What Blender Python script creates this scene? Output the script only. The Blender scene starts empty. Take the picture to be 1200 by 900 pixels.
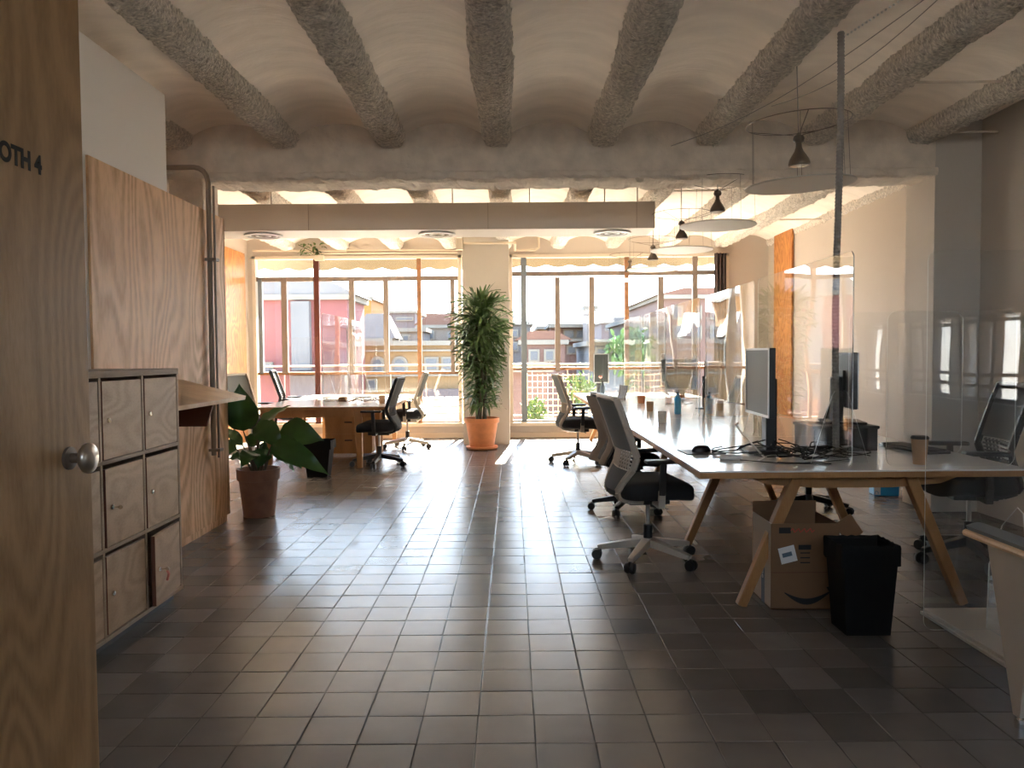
import bpy, math, random
from mathutils import Vector, Matrix, Euler, noise
R = math.radians
rnd = random.Random(7)
SC = bpy.context.scene
COL = SC.collection

# ---------------------------------------------------------------- camera, sky, sun, exposure
H = 1.32
cam_d = bpy.data.cameras.new('camera'); cam = bpy.data.objects.new('camera', cam_d); COL.objects.link(cam)
cam.location = (0, 0, H)
cam_d.sensor_fit = 'HORIZONTAL'; cam_d.sensor_width = 36; cam_d.lens = 27.0
cam_d.clip_end = 2000; cam_d.clip_start = 0.02
cam.rotation_euler = (Matrix.Rotation(R(90 - 2.16), 4, 'X') @ Matrix.Rotation(R(-0.42), 4, 'Z')).to_euler()
SC.camera = cam

SKY = 1.0
w = bpy.data.worlds.new('world'); SC.world = w; w.use_nodes = True
nt = w.node_tree; nt.nodes.clear()
n_out = nt.nodes.new('ShaderNodeOutputWorld'); n_bg = nt.nodes.new('ShaderNodeBackground')
n_tc = nt.nodes.new('ShaderNodeTexCoord'); n_sx = nt.nodes.new('ShaderNodeSeparateXYZ'); n_cr = nt.nodes.new('ShaderNodeValToRGB')
nt.links.new(n_tc.outputs['Generated'], n_sx.inputs[0]); nt.links.new(n_sx.outputs['Z'], n_cr.inputs[0])
nt.links.new(n_cr.outputs[0], n_bg.inputs[0]); nt.links.new(n_bg.outputs[0], n_out.inputs[0])
cr = n_cr.color_ramp
cr.elements[0].position = 0.0; cr.elements[0].color = (1.0, 0.96, 0.90, 1)
cr.elements[1].position = 1.0; cr.elements[1].color = (0.30, 0.50, 0.85, 1)
e = cr.elements.new(0.10); e.color = (0.82, 0.92, 1.0, 1)
e = cr.elements.new(0.40); e.color = (0.48, 0.68, 1.0, 1)
n_bg.inputs[1].default_value = 2.6 * SKY

sd = bpy.data.lights.new('sun', 'SUN'); sd.energy = 30.0; sd.angle = R(0.6); sd.color = (1.0, 0.87, 0.70)
sun = bpy.data.objects.new('sun', sd); COL.objects.link(sun)
_dir = Vector((-0.085, -1.0, -math.tan(R(33)))).normalized()
sun.rotation_euler = _dir.to_track_quat('-Z', 'Y').to_euler(); sun.location = (2, 30, 20)

vs = SC.view_settings
vs.view_transform = 'Standard'; vs.look = 'None'; vs.gamma = 1; vs.use_curve_mapping = False
vs.exposure = 2.3
SC.cycles.use_denoising = True
SC.cycles.max_bounces = 14; SC.cycles.transparent_max_bounces = 40; SC.cycles.diffuse_bounces = 8; SC.cycles.glossy_bounces = 6
SC.cycles.sample_clamp_indirect = 12; SC.cycles.caustics_reflective = True; SC.cycles.caustics_refractive = False

# ---------------------------------------------------------------- materials
MATS = {}
def mat(name, col, rough=0.6, metal=0.0, bump=0, bscale=40, var=0.0, vscale=3.0, spec=0.5, coat=0, detail=4, stretch=(1,1,1)):
    if name in MATS: return MATS[name]
    m = bpy.data.materials.new(name); m.use_nodes = True
    t = m.node_tree; b = t.nodes['Principled BSDF']
    b.inputs['Base Color'].default_value = (*col, 1); b.inputs['Roughness'].default_value = rough
    b.inputs['Metallic'].default_value = metal; b.inputs['Specular IOR Level'].default_value = spec
    b.inputs['Coat Weight'].default_value = coat
    g = t.nodes.new('ShaderNodeNewGeometry'); mp = t.nodes.new('ShaderNodeMapping'); mp.inputs['Scale'].default_value = stretch
    t.links.new(g.outputs['Position'], mp.inputs[0])
    if var:
        n = t.nodes.new('ShaderNodeTexNoise'); n.inputs['Scale'].default_value = vscale; n.inputs['Detail'].default_value = detail
        t.links.new(mp.outputs[0], n.inputs['Vector'])
        r = t.nodes.new('ShaderNodeValToRGB'); r.color_ramp.elements[0].position = .3; r.color_ramp.elements[1].position = .7
        r.color_ramp.elements[0].color = (*[c*(1-var) for c in col], 1); r.color_ramp.elements[1].color = (*[min(1, c*(1+var)) for c in col], 1)
        t.links.new(n.outputs[0], r.inputs[0]); t.links.new(r.outputs[0], b.inputs['Base Color'])
    if bump:
        n = t.nodes.new('ShaderNodeTexNoise'); n.inputs['Scale'].default_value = bscale; n.inputs['Detail'].default_value = detail
        t.links.new(mp.outputs[0], n.inputs['Vector'])
        bp = t.nodes.new('ShaderNodeBump'); bp.inputs['Strength'].default_value = min(1, bump); bp.inputs['Distance'].default_value = .02
        t.links.new(n.outputs[0], bp.inputs['Height']); t.links.new(bp.outputs[0], b.inputs['Normal'])
    MATS[name] = m; return m

def plywood(name, light, dark, rough=.5, scale=1.0, rings=26, axis=2, along=.12, wear=.1, rot=0):
    m = bpy.data.materials.new(name); m.use_nodes = True
    t = m.node_tree; b = t.nodes['Principled BSDF']; N = t.nodes.new; L = t.links.new
    g = N('ShaderNodeNewGeometry'); mp = N('ShaderNodeMapping')
    s = [1.0, 1.0, 1.0]; s[axis] = along; mp.inputs['Scale'].default_value = s; mp.inputs['Rotation'].default_value = (rot, 0, 0)
    L(g.outputs['Position'], mp.inputs[0])
    n = N('ShaderNodeTexNoise'); n.inputs['Scale'].default_value = 2.0*scale; n.inputs['Detail'].default_value = 1.5; L(mp.outputs[0], n.inputs['Vector'])
    mu = N('ShaderNodeMath'); mu.operation = 'MULTIPLY'; mu.inputs[1].default_value = rings*6.28/3; L(n.outputs[0], mu.inputs[0])
    si = N('ShaderNodeMath'); si.operation = 'SINE'; L(mu.outputs[0], si.inputs[0])
    n2 = N('ShaderNodeTexNoise'); n2.inputs['Scale'].default_value = 60*scale; n2.inputs['Detail'].default_value = 3; L(mp.outputs[0], n2.inputs['Vector'])
    ad = N('ShaderNodeMath'); ad.operation = 'MULTIPLY_ADD'; ad.inputs[1].default_value = .30; L(si.outputs[0], ad.inputs[0]); L(n2.outputs[0], ad.inputs[2])
    r = N('ShaderNodeValToRGB'); r.color_ramp.elements[0].position = .2; r.color_ramp.elements[1].position = .95
    r.color_ramp.elements[0].color = (*light, 1); r.color_ramp.elements[1].color = (*dark, 1); L(ad.outputs[0], r.inputs[0])
    n3 = N('ShaderNodeTexNoise'); n3.inputs['Scale'].default_value = 1.1; L(g.outputs['Position'], n3.inputs['Vector'])
    r3 = N('ShaderNodeMapRange'); r3.inputs['From Min'].default_value = .3; r3.inputs['From Max'].default_value = .7
    r3.inputs['To Min'].default_value = 1-wear; r3.inputs['To Max'].default_value = 1+wear; L(n3.outputs[0], r3.inputs[0])
    vm = N('ShaderNodeVectorMath'); vm.operation = 'SCALE'; L(r.outputs[0], vm.inputs[0]); L(r3.outputs[0], vm.inputs['Scale'])
    L(vm.outputs[0], b.inputs['Base Color']); b.inputs['Roughness'].default_value = rough
    bp = N('ShaderNodeBump'); bp.inputs['Strength'].default_value = .08; bp.inputs['Distance'].default_value = .01
    L(n2.outputs[0], bp.inputs['Height']); L(bp.outputs[0], b.inputs['Normal'])
    MATS[name] = m; return m

def clear(name, ior, tint, wob=0.0, wscale=2.0):
    m = bpy.data.materials.new(name); m.use_nodes = True
    t = m.node_tree; t.nodes.clear(); N = t.nodes.new; L = t.links.new
    o = N('ShaderNodeOutputMaterial'); mx = N('ShaderNodeMixShader'); fr = N('ShaderNodeFresnel')
    gb = N('ShaderNodeNewGeometry'); mi_ = N('ShaderNodeMapRange'); L(gb.outputs['Backfacing'], mi_.inputs[0])
    mi_.inputs['To Min'].default_value = ior; mi_.inputs['To Max'].default_value = 1/ior; L(mi_.outputs[0], fr.inputs[0])
    tr = N('ShaderNodeBsdfTransparent'); tr.inputs[0].default_value = (*tint, 1)
    gl = N('ShaderNodeBsdfGlossy'); gl.inputs['Roughness'].default_value = 0.0; gl.inputs[0].default_value = (1, 1, 1, 1)
    L(fr.outputs[0], mx.inputs[0]); L(tr.outputs[0], mx.inputs[1]); L(gl.outputs[0], mx.inputs[2]); L(mx.outputs[0], o.inputs[0])
    if wob:
        g = N('ShaderNodeNewGeometry'); n = N('ShaderNodeTexNoise'); n.inputs['Scale'].default_value = wscale; n.inputs['Detail'].default_value = 1
        L(g.outputs['Position'], n.inputs['Vector']); bp = N('ShaderNodeBump'); bp.inputs['Strength'].default_value = 1; bp.inputs['Distance'].default_value = wob
        L(n.outputs[0], bp.inputs['Height']); L(bp.outputs[0], gl.inputs['Normal'])
    MATS[name] = m; return m

def tile_mat():
    m = bpy.data.materials.new('cement_tile'); m.use_nodes = True
    t = m.node_tree; b = t.nodes['Principled BSDF']; N = t.nodes.new; L = t.links.new
    g = N('ShaderNodeNewGeometry'); ad = N('ShaderNodeVectorMath'); ad.operation = 'ADD'; ad.inputs[1].default_value = (.132, -.1235, 5)
    L(g.outputs['Position'], ad.inputs[0])
    dv = N('ShaderNodeVectorMath'); dv.operation = 'DIVIDE'; dv.inputs[1].default_value = (.2035, .2035, 50); L(ad.outputs[0], dv.inputs[0])
    fl = N('ShaderNodeVectorMath'); fl.operation = 'FLOOR'; L(dv.outputs[0], fl.inputs[0])
    wn = N('ShaderNodeTexWhiteNoise'); wn.noise_dimensions = '3D'; L(fl.outputs[0], wn.inputs['Vector'])
    r = N('ShaderNodeValToRGB'); e0, e1 = r.color_ramp.elements
    e0.color = (.095, .086, .077, 1); e1.color = (.180, .162, .144, 1); L(wn.outputs[0], r.inputs[0])
    n = N('ShaderNodeTexNoise'); n.inputs['Scale'].default_value = 6; n.inputs['Detail'].default_value = 2; n.inputs['Roughness'].default_value = .5; L(g.outputs['Position'], n.inputs['Vector'])
    mr = N('ShaderNodeMath'); mr.operation = 'MULTIPLY_ADD'; mr.inputs[1].default_value = .30; mr.inputs[2].default_value = .85; L(n.outputs[0], mr.inputs[0])
    vm = N('ShaderNodeVectorMath'); vm.operation = 'SCALE'; L(r.outputs[0], vm.inputs[0]); L(mr.outputs[0], vm.inputs['Scale']); L(vm.outputs[0], b.inputs['Base Color'])
    b.inputs['Roughness'].default_value = .27
    b.inputs['Specular IOR Level'].default_value = .55
    MATS['tile'] = m; return m

M_TILE = tile_mat()
M_GROUT = mat('grout', (.03, .026, .022), .9)
M_PLASTER = mat('vault_plaster', (.93, .85, .76), .75, bump=.35, bscale=5, var=.07, vscale=2.2, stretch=(1, 3, 1))
M_ROUGH = mat('rough_plaster', (.76, .69, .61), .95, bump=1, bscale=70, var=.34, vscale=42, detail=3, stretch=(1, 2.0, 1))
M_BEAM = mat('beam_plaster', (.72, .64, .55), .92, bump=.6, bscale=22, var=.12, vscale=7)
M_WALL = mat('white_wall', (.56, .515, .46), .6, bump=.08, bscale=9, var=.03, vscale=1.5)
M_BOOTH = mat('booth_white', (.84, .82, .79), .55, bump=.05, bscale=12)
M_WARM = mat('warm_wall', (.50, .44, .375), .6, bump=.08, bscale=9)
M_PLY = plywood('plywood_panel', (.80, .52, .29), (.50, .27, .12), .5, .8, 70, along=.28)
M_DOORPLY = plywood('plywood_door', (.42, .255, .12), (.29, .165, .07), .42, 1.3, 70, along=.28, wear=.12)
M_LOCK = plywood('locker_plywood', (.56, .40, .26), (.43, .295, .18), .5, 1.6, 34, axis=1, along=.5, rot=.45)
M_LOCKF = plywood('locker_frame_ply', (.48, .36, .25), (.33, .24, .16), .6, 3, 6, axis=1, along=.1)
M_EDGE = mat('ply_edge_dark', (.14, .045, .02), .6)
M_ORANGE = plywood('orange_plywood', (.58, .26, .07), (.34, .115, .022), .45, 1.6, 50, along=.3)
M_OAK = plywood('desk_wood', (.42, .21, .075), (.31, .14, .045), .45, 3.0, 6)
M_OAKL = plywood('light_wood', (.72, .52, .32), (.58, .38, .21), .45, 3.0, 6)
M_DUCT = mat('duct_paint', (.68, .62, .56), .5)
M_WFRAME = mat('window_frame_cream', (.62, .54, .43), .5)
M_MULL = mat('mullion_grey_brown', (.20, .155, .12), .45)
M_MULLB = mat('mullion_blue_grey', (.16, .19, .21), .45)
M_MULLW = mat('mullion_wood', (.26, .12, .048), .5, var=.15, vscale=20)
M_RUST = mat('post_red_brown', (.09, .018, .009), .5)
M_GLASS = clear('window_glass', 1.45, (.99, 1, .995))
M_ACR = clear('acrylic', 1.49, (.985, .99, .99), wob=.004, wscale=1.6)
M_ACRF = clear('acrylic_flat', 1.49, (.97, .975, .975), wob=.002)
M_ACRE = mat('acrylic_lit_edge', (.75, .78, .76), .25)  # clear edges coloured pale so they read as lit lines
M_WHITE = mat('desk_white', (.80, .79, .77), .10, spec=.6)
M_LAMIN = mat('white_laminate', (.72, .68, .62), .4)
M_BLACK = mat('black_plastic', (.012, .012, .013), .42)
M_BLACKF = mat('black_fabric', (.016, .017, .019), .9, bump=.2, bscale=300)
M_GREYF = mat('grey_fabric', (.20, .215, .22), .95, bump=.25, bscale=350)
M_MESH = mat('mesh_fabric', (.055, .06, .062), .85, bump=.3, bscale=300)
M_BEIGE = mat('beige_plastic', (.50, .44, .36), .38)
M_COATF = mat('taupe_fabric', (.23, .185, .15), .95, bump=.2, bscale=200)
M_CHROME = mat('chrome', (.75, .73, .70), .16, 1)
M_STEEL = mat('brushed_steel', (.52, .49, .45), .3, 1)
M_BRASS = mat('lock_metal', (.72, .66, .55), .25, 1)
M_SILV = mat('silver_plastic', (.55, .55, .55), .3, .6)
M_SCREEN = mat('monitor_screen', (.045, .052, .052), .35, spec=.25)
M_TERRA = mat('terracotta', (.62, .24, .10), .7, bump=.1, bscale=60, var=.1, vscale=12)
M_TERRAD = mat('dark_terracotta', (.26, .13, .085), .7, bump=.1, bscale=60, var=.15, vscale=12)
M_SOIL = mat('soil', (.03, .02, .013), .95, bump=1, bscale=80)
M_LEAF = mat('dracaena_leaf', (.085, .155, .05), .42, var=.4, vscale=9)
M_LEAF2 = mat('broad_leaf', (.028, .10, .018), .30, var=.25, vscale=7)
M_STEM = mat('plant_stem', (.10, .085, .05), .7)
M_GREEN = mat('outdoor_green', (.07, .12, .03), .8, var=.3, vscale=3)
M_CARD = mat('cardboard', (.19, .10, .048), .8, var=.05, vscale=6)
M_CARDLIT = mat('lit_cardboard', (.60, .53, .44), .7)  # pale copy of the cardboard, light on the box side put into its colour
M_PAPER = mat('paper_white', (.78, .76, .74), .7)
M_INK = mat('black_ink', (.008, .008, .009), .6)
M_PIPE = mat('painted_pipe', (.30, .23, .17), .4)
M_PIPEL = mat('cream_pipe', (.66, .56, .43), .5)
M_COND = mat('grey_conduit', (.34, .31, .28), .55)
M_CURT = mat('dark_curtain', (.07, .05, .045), .9)
M_AWN = mat('awning_canvas', (.22, .18, .11), .8)
M_BLUE = mat('blue_wrap', (.02, .30, .62), .3)
M_DISC = mat('disc_white', (.60, .56, .50), .5)
M_LAMP = mat('lamp_body', (.16, .13, .105), .35, .5)
M_BULB = mat('lamp_glass', (.75, .72, .66), .2)
M_CUP = mat('kraft_cup', (.48, .29, .16), .7)
M_TERRACE = mat('terrace_floor', (.30, .25, .20), .8, var=.1, vscale=5)
M_TAPE = mat('tape_blue_grey', (.10, .15, .20), .5)
M_PINK = mat('pink_sticker', (.72, .25, .20), .6)
M_RED = mat('red_marker', (.55, .05, .03), .6)

# ---------------------------------------------------------------- mesh builder
class MB:
    def __init__(s): s.v = []; s.f = []; s.mi = []; s.cur = 0
    def add(s, vs, fs, mi=None):
        o = len(s.v); s.v += [tuple(p) for p in vs]
        for f in fs: s.f.append(tuple(i+o for i in f)); s.mi.append(s.cur if mi is None else mi)
    def box(s, x0, x1, y0, y1, z0, z1, M=None, mi=None):
        vs = [Vector((x, y, z)) for z in (z0, z1) for y in (y0, y1) for x in (x0, x1)]
        if M is not None: vs = [M @ p for p in vs]
        s.add(vs, [(0,2,3,1),(4,5,7,6),(0,1,5,4),(2,6,7,3),(0,4,6,2),(1,3,7,5)], mi); return s
    def bar(s, p0, p1, wx, wz, w1x=None, w1z=None, up=(0,0,1), mi=None):
        p0 = Vector(p0); p1 = Vector(p1); d = (p1-p0).normalized(); u = Vector(up)
        if abs(d.dot(u)) > .98: u = Vector((0,1,0))
        a = d.cross(u).normalized(); b = a.cross(d).normalized()
        w1x = wx if w1x is None else w1x; w1z = wz if w1z is None else w1z
        vs = []
        for p, x, z in ((p0, wx, wz), (p1, w1x, w1z)):
            for i, j in ((-1,-1),(1,-1),(1,1),(-1,1)): vs.append(p + a*i*x/2 + b*j*z/2)
        s.add(vs, [(3,2,1,0),(4,5,6,7),(0,1,5,4),(1,2,6,5),(2,3,7,6),(3,0,4,7)], mi); return s
    def tube(s, pts, r, n=10, caps=True, mi=None, up=(0,0,1)):
        pts = [Vector(p) for p in pts]; rs = r if isinstance(r, (list, tuple)) else [r]*len(pts)
        rings = []; prev = None
        for i, p in enumerate(pts):
            d = (pts[min(i+1, len(pts)-1)] - pts[max(i-1, 0)]).normalized()
            if prev is None:
                u = Vector(up)
                if abs(d.dot(u)) > .95: u = Vector((1,0,0))
                a = d.cross(u).normalized()
            else:
                a = (prev - d*prev.dot(d)).normalized()
            prev = a; b = d.cross(a)
            rings.append([p + (a*math.cos(2*math.pi*k/n) + b*math.sin(2*math.pi*k/n))*rs[i] for k in range(n)])
        vs = [q for ring in rings for q in ring]; fs = []
        for i in range(len(pts)-1):
            for k in range(n): fs.append((i*n+k, i*n+(k+1)%n, (i+1)*n+(k+1)%n, (i+1)*n+k))
        if caps: fs.append(tuple(range(n-1, -1, -1))); fs.append(tuple((len(pts)-1)*n+k for k in range(n)))
        s.add(vs, fs, mi); return s
    def lathe(s, prof, c=(0,0,0), n=24, axis='Z', mi=None, closed=True):
        vs = []
        for r, z in prof:
            for k in range(n):
                a = 2*math.pi*k/n; x, y = r*math.cos(a), r*math.sin(a)
                p = (x, y, z) if axis == 'Z' else ((z, x, y) if axis == 'X' else (x, z, y))
                vs.append((c[0]+p[0], c[1]+p[1], c[2]+p[2]))
        fs = []
        for i in range(len(prof)-1):
            for k in range(n): fs.append((i*n+k, i*n+(k+1)%n, (i+1)*n+(k+1)%n, (i+1)*n+k))
        if closed: fs.append(tuple(range(n-1, -1, -1))); fs.append(tuple((len(prof)-1)*n+k for k in range(n)))
        s.add(vs, fs, mi); return s
    def prism(s, poly, o, ux, uy, th, mi=None, side_mi=None):
        o = Vector(o); ux = Vector(ux); uy = Vector(uy); nz = ux.cross(uy).normalized(); n = len(poly)
        vs = [o + ux*a + uy*b for a, b in poly] + [o + ux*a + uy*b + nz*th for a, b in poly]
        s.add(vs, [tuple(range(n-1, -1, -1)), tuple(range(n, 2*n))], mi)
        s.add(vs, [(i, (i+1)%n, n+(i+1)%n, n+i) for i in range(n)], side_mi if side_mi is not None else mi); return s
    def grid(s, f, nu, nv, mi=None, th=0):
        P = [[Vector(f(i/nu, j/nv)) for j in range(nv+1)] for i in range(nu+1)]
        W = nv+1; vs = [p for row in P for p in row]
        fs = [(i*W+j, (i+1)*W+j, (i+1)*W+j+1, i*W+j+1) for i in range(nu) for j in range(nv)]
        if th:
            o = len(vs)
            for i in range(nu+1):
                for j in range(nv+1):
                    a = P[min(i+1, nu)][j]-P[max(i-1, 0)][j]; b = P[i][min(j+1, nv)]-P[i][max(j-1, 0)]
                    vs.append(P[i][j] - a.cross(b).normalized()*th)
            fs += [(o+i*W+j+1, o+(i+1)*W+j+1, o+(i+1)*W+j, o+i*W+j) for i in range(nu) for j in range(nv)]
            for i in range(nu): fs.append((i*W, o+i*W, o+(i+1)*W, (i+1)*W)); fs.append(((i+1)*W+nv, o+(i+1)*W+nv, o+i*W+nv, i*W+nv))
            for j in range(nv): fs.append((j+1, o+j+1, o+j, j)); fs.append((nu*W+j, o+nu*W+j, o+nu*W+j+1, nu*W+j+1))
        s.add(vs, fs, mi); return s
    def mesh(s, name, mats, smooth=False, angle=35):
        me = bpy.data.meshes.new(name); me.from_pydata(s.v, [], s.f)
        for m in (mats if isinstance(mats, (list, tuple)) else [mats]): me.materials.append(m)
        me.polygons.foreach_set('material_index', s.mi)
        if smooth:
            me.polygons.foreach_set('use_smooth', [True]*len(me.polygons))
            me.set_sharp_from_angle(angle=R(angle))
        me.update(); return me
    def build(s, name, mats, parent=None, smooth=False, bevel=0, angle=35, seg=2):
        o = bpy.data.objects.new(name, s.mesh(name, mats, smooth, angle)); COL.objects.link(o); o.parent = parent
        if bevel:
            b = o.modifiers.new('bevel', 'BEVEL'); b.width = bevel; b.segments = seg; b.limit_method = 'ANGLE'; b.angle_limit = R(40)
        return o

def tag(o, label=None, cat=None, group=None, kind=None):
    if label: o['label'] = label
    if cat: o['category'] = cat
    if group: o['group'] = group
    if kind: o['kind'] = kind
    return o
def thing(name, label, cat, loc=(0,0,0), rz=0, group=None):
    o = bpy.data.objects.new(name, None); COL.objects.link(o); o.location = loc; o.rotation_euler = (0, 0, rz)
    o.empty_display_size = .1
    return tag(o, label, cat, group)
def copy_tree(o, parent=None):
    c = o.copy(); COL.objects.link(c); c.parent = parent
    for ch in list(KIDS.get(o.name, o.children)): copy_tree(ch, c)
    return c
KIDS = {}
def kids_snapshot(root):
    KIDS[root.name] = list(root.children)
    for ch in root.children: kids_snapshot(ch)
def rbox(x0, x1, y0, y1, z0, z1, M=None): return MB().box(x0, x1, y0, y1, z0, z1, M)
def struct(o): o['kind'] = 'structure'; return o
def text(body, size, loc, rot, m, parent=None, name='lettering', extrude=.0006, bold=0, sx=1):
    c = bpy.data.curves.new(name, 'FONT'); c.body = body; c.size = size; c.extrude = extrude; c.offset = bold
    o = bpy.data.objects.new(name, c); COL.objects.link(o); o.location = loc; o.rotation_euler = rot; o.scale = (sx, 1, 1)
    bpy.context.view_layer.update(); me = bpy.data.meshes.new_from_object(o); me.materials.clear(); me.materials.append(m)
    bpy.data.objects.remove(o); o = bpy.data.objects.new(name, me); COL.objects.link(o); o.location = loc; o.rotation_euler = rot; o.scale = (sx, 1, 1)
    o.parent = parent; return o

# ================================================================= SETTING
T = .2035; TX0 = -.132; TY0 = 2.769
YW = 12.30
floor = struct(rbox(-4.6, 4.6, -4.2, YW+.3, -.30, -.0035).build('floor', M_GROUT))
def tile_mesh(i, big=T):
    rr = random.Random(i); h = (big-.0036)/2; b = .0022
    def q(x, y, z): return (x + rr.uniform(-.0008, .0008), y + rr.uniform(-.0008, .0008), z)
    v = [q(-h+b,-h+b,0), q(h-b,-h+b,0), q(h-b,h-b,0), q(-h+b,h-b,0)] + [q(-h,-h,-.0008), q(h,-h,-.0008), q(h,h,-.0008), q(-h,h,-.0008)] + [(-h,-h,-.006),(h,-h,-.006),(h,h,-.006),(-h,h,-.006)]
    if rr.random() < .2:   # chipped corner
        k = rr.randrange(4); v[4+k] = (v[4+k][0]*.975, v[4+k][1]*.975, -.003)
    f = [(0,1,2,3)] + [(4+k, 4+(k+1)%4, (k+1)%4, k) for k in range(4)] + [(8+k, 8+(k+1)%4, 4+(k+1)%4, 4+k) for k in range(4)]
    return v, f
tms = []
for i in range(8):
    m_ = MB(); v, f = tile_mesh(i); m_.add(v, f); tms.append(m_.mesh('tile', M_TILE))
cells = []
for iy in range(-30, 48):
    for ix in range(-22, 22):
        x = TX0 + (ix+.5)*T; y = TY0 + (iy+.5)*T
        if y > YW or y < -3.9 or abs(x) > 4.4: continue
        cells.append((x, y))
def in_view(x, y):
    if y < 2.42: return False
    px = 600 + x*900/y
    return 108 < px < 1215 and not (x < -1.86 and y < 4.2) and x > -2.3
vis = sorted([c for c in cells if in_view(*c)], key=lambda c: c[1])[:300]
vs_ = set(vis)
for c in vis:
    o = bpy.data.objects.new('tile', tms[rnd.randrange(8)]); COL.objects.link(o); o.parent = floor
    o.location = (c[0]+rnd.uniform(-.0008, .0008), c[1]+rnd.uniform(-.0008, .0008), rnd.uniform(-.0008, .0003)); o.rotation_euler = (rnd.gauss(0, .0038), rnd.gauss(0, .0038), rnd.choice((0, 1, 2, 3))*math.pi/2 + rnd.gauss(0, .002))
rest = MB()
for c in cells:
    if c in vs_: continue
    v, f = tile_mesh(rnd.randrange(8)); mm = Matrix.Translation((c[0], c[1], rnd.uniform(-.0008, .0003))) @ Euler((rnd.gauss(0, .0038), rnd.gauss(0, .0038), rnd.gauss(0, .002))).to_matrix().to_4x4()
    rest.add([mm @ Vector(p) for p in v], f)
ro = rest.build('tiles', M_TILE, floor); ro['kind'] = 'stuff'

# ---- ceiling: slab, vaults, joists
JX = [-1.83 + .86*k for k in range(-3, 8)]
ZJ, ZS, ZC = 3.0, 3.055, 3.20
ceiling = struct(rbox(-4.7, 4.7, -4.2, YW+.4, 3.32, 3.5).build('ceiling', M_WALL))
def fbm(x, y, z): return noise.fractal(Vector((x, y, z)), 1.0, 2.0, 3)
for k in range(len(JX)-1):
    xa, xb = JX[k], JX[k+1]
    def vault(u, v, xa=xa, xb=xb):
        x = xa + (xb-xa)*u; y = -4.1 + (YW+4.3)*v
        c = 2*u-1; z = 3.03 + .175*(1 - abs(c)**2.2)
        return (x, y, z + .007*fbm(x*1.7, y*1.2, 3.3+k))
    v = MB().grid(vault, 16, 110).build('vault', M_PLASTER, ceiling, smooth=True, angle=80)
def joist(x0, k):
    ys = []; y = -4.0
    while y < YW+.1:
        ys.append(y); y += .012 if 2.6 < y < 6.4 and -2.9 < x0 < 3.5 else (.035 if y >= 6.4 else .1)
    n = 26; prof = []
    for i in range(n+1):
        a = math.pi*i/n; ca, sa = math.cos(a), math.sin(a)
        wx = -math.copysign(abs(ca)**.42, ca)*.108 * (1.12 - .22*sa); zz = 3.13 - .125*abs(sa)**.5
        prof.append((wx, zz))
    m_ = MB(); W = n+1; vs2 = []
    for y in ys:
        wv = 1 + .14*noise.noise(Vector((x0*3, y*1.1, k)))
        dx = .012*noise.noise(Vector((x0, y*.9, 7)))
        for i, (px, pz) in enumerate(prof):
            a = math.pi*i/n
            q = Vector((px*13 + x0, y*30 + px*14*math.sin(k*1.7), pz*13))
            d = .011*noise.noise(q*.45) + .022*abs(noise.noise(q)) + .016*noise.noise(q*2.1 + Vector((5,5,5))) - .005
            vs2.append((x0 + dx + px*wv - math.cos(a)*d*.8, y, pz - math.sin(a)*d))
    fs = [(i*W+j, i*W+j+1, (i+1)*W+j+1, (i+1)*W+j) for i in range(len(ys)-1) for j in range(n)]
    m_.add(vs2, fs); m_.build('joist', M_ROUGH, ceiling, smooth=False)
for k, x in enumerate(JX): joist(x, k)
# tie rods between joists
for x, y in ((2.45, 4.98), (3.31, 4.98) , (2.45, 8.2), (1.59, 8.2), (2.45, 10.0), (3.31, 10.0), (3.31, 6.1)):
    MB().tube([(x-.02, y, 3.045), (x+.70, y, 3.045)], .009, 8).build('tie_rod', M_BEAM, ceiling, smooth=True)
# main beam with ragged lower edge
def beam(y0, y1, x0, x1, zb, zt, name):
    m_ = MB(); nx = int((x1-x0)/.025)
    ring = [(y0, zt), (y0, zt-.09), (y0, zb+.14), (y0, zb+.075), (y0-.012, zb+.06), (y0-.012, zb+.03), (y0-.005, zb+.01), (y0+.02, zb), (y0+.06, zb-.002), (y0+.2, zb), (y1-.06, zb), (y1, zb+.03), (y1, zb+.1), (y1, zt)]
    W = len(ring); vs2 = []
    for i in range(nx+1):
        x = x0 + (x1-x0)*i/nx
        for j, (yy, zz) in enumerate(ring):
            low = 1 if 4 <= j <= 11 else .25
            n_ = noise.noise(Vector((x*9, yy*20, zz*20)))*.017 + noise.noise(Vector((x*28, yy*30, zz*30)))*.010 + noise.noise(Vector((x*1.3, 3, 0)))*.012
            n2 = noise.noise(Vector((x*14, zz*25, 9)))*.010
            vs2.append((x, yy + n2*low*(1 if j > 0 else 0), zz + (n_*low if 0 < j < W-1 else 0)))
    fs = [(i*W+j, (i+1)*W+j, (i+1)*W+j+1, i*W+j+1) for i in range(nx) for j in range(W-1)]
    m_.add(vs2, fs); return struct(m_.build(name, M_BEAM))
beam(6.30, 6.72, -4.25, 3.47, 2.745, 3.3, 'ceiling_beam')

# ---- walls
def wall(name, m, *boxes, bevel=0):
    mb = MB()
    for b in boxes: mb.box(*b)
    return struct(mb.build(name, m, bevel=bevel))
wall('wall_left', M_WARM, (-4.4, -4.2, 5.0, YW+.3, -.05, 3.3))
wall('wall_right', M_WARM, (4.1, 4.3, 6.6, YW+.3, -.05, 3.3))
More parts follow.
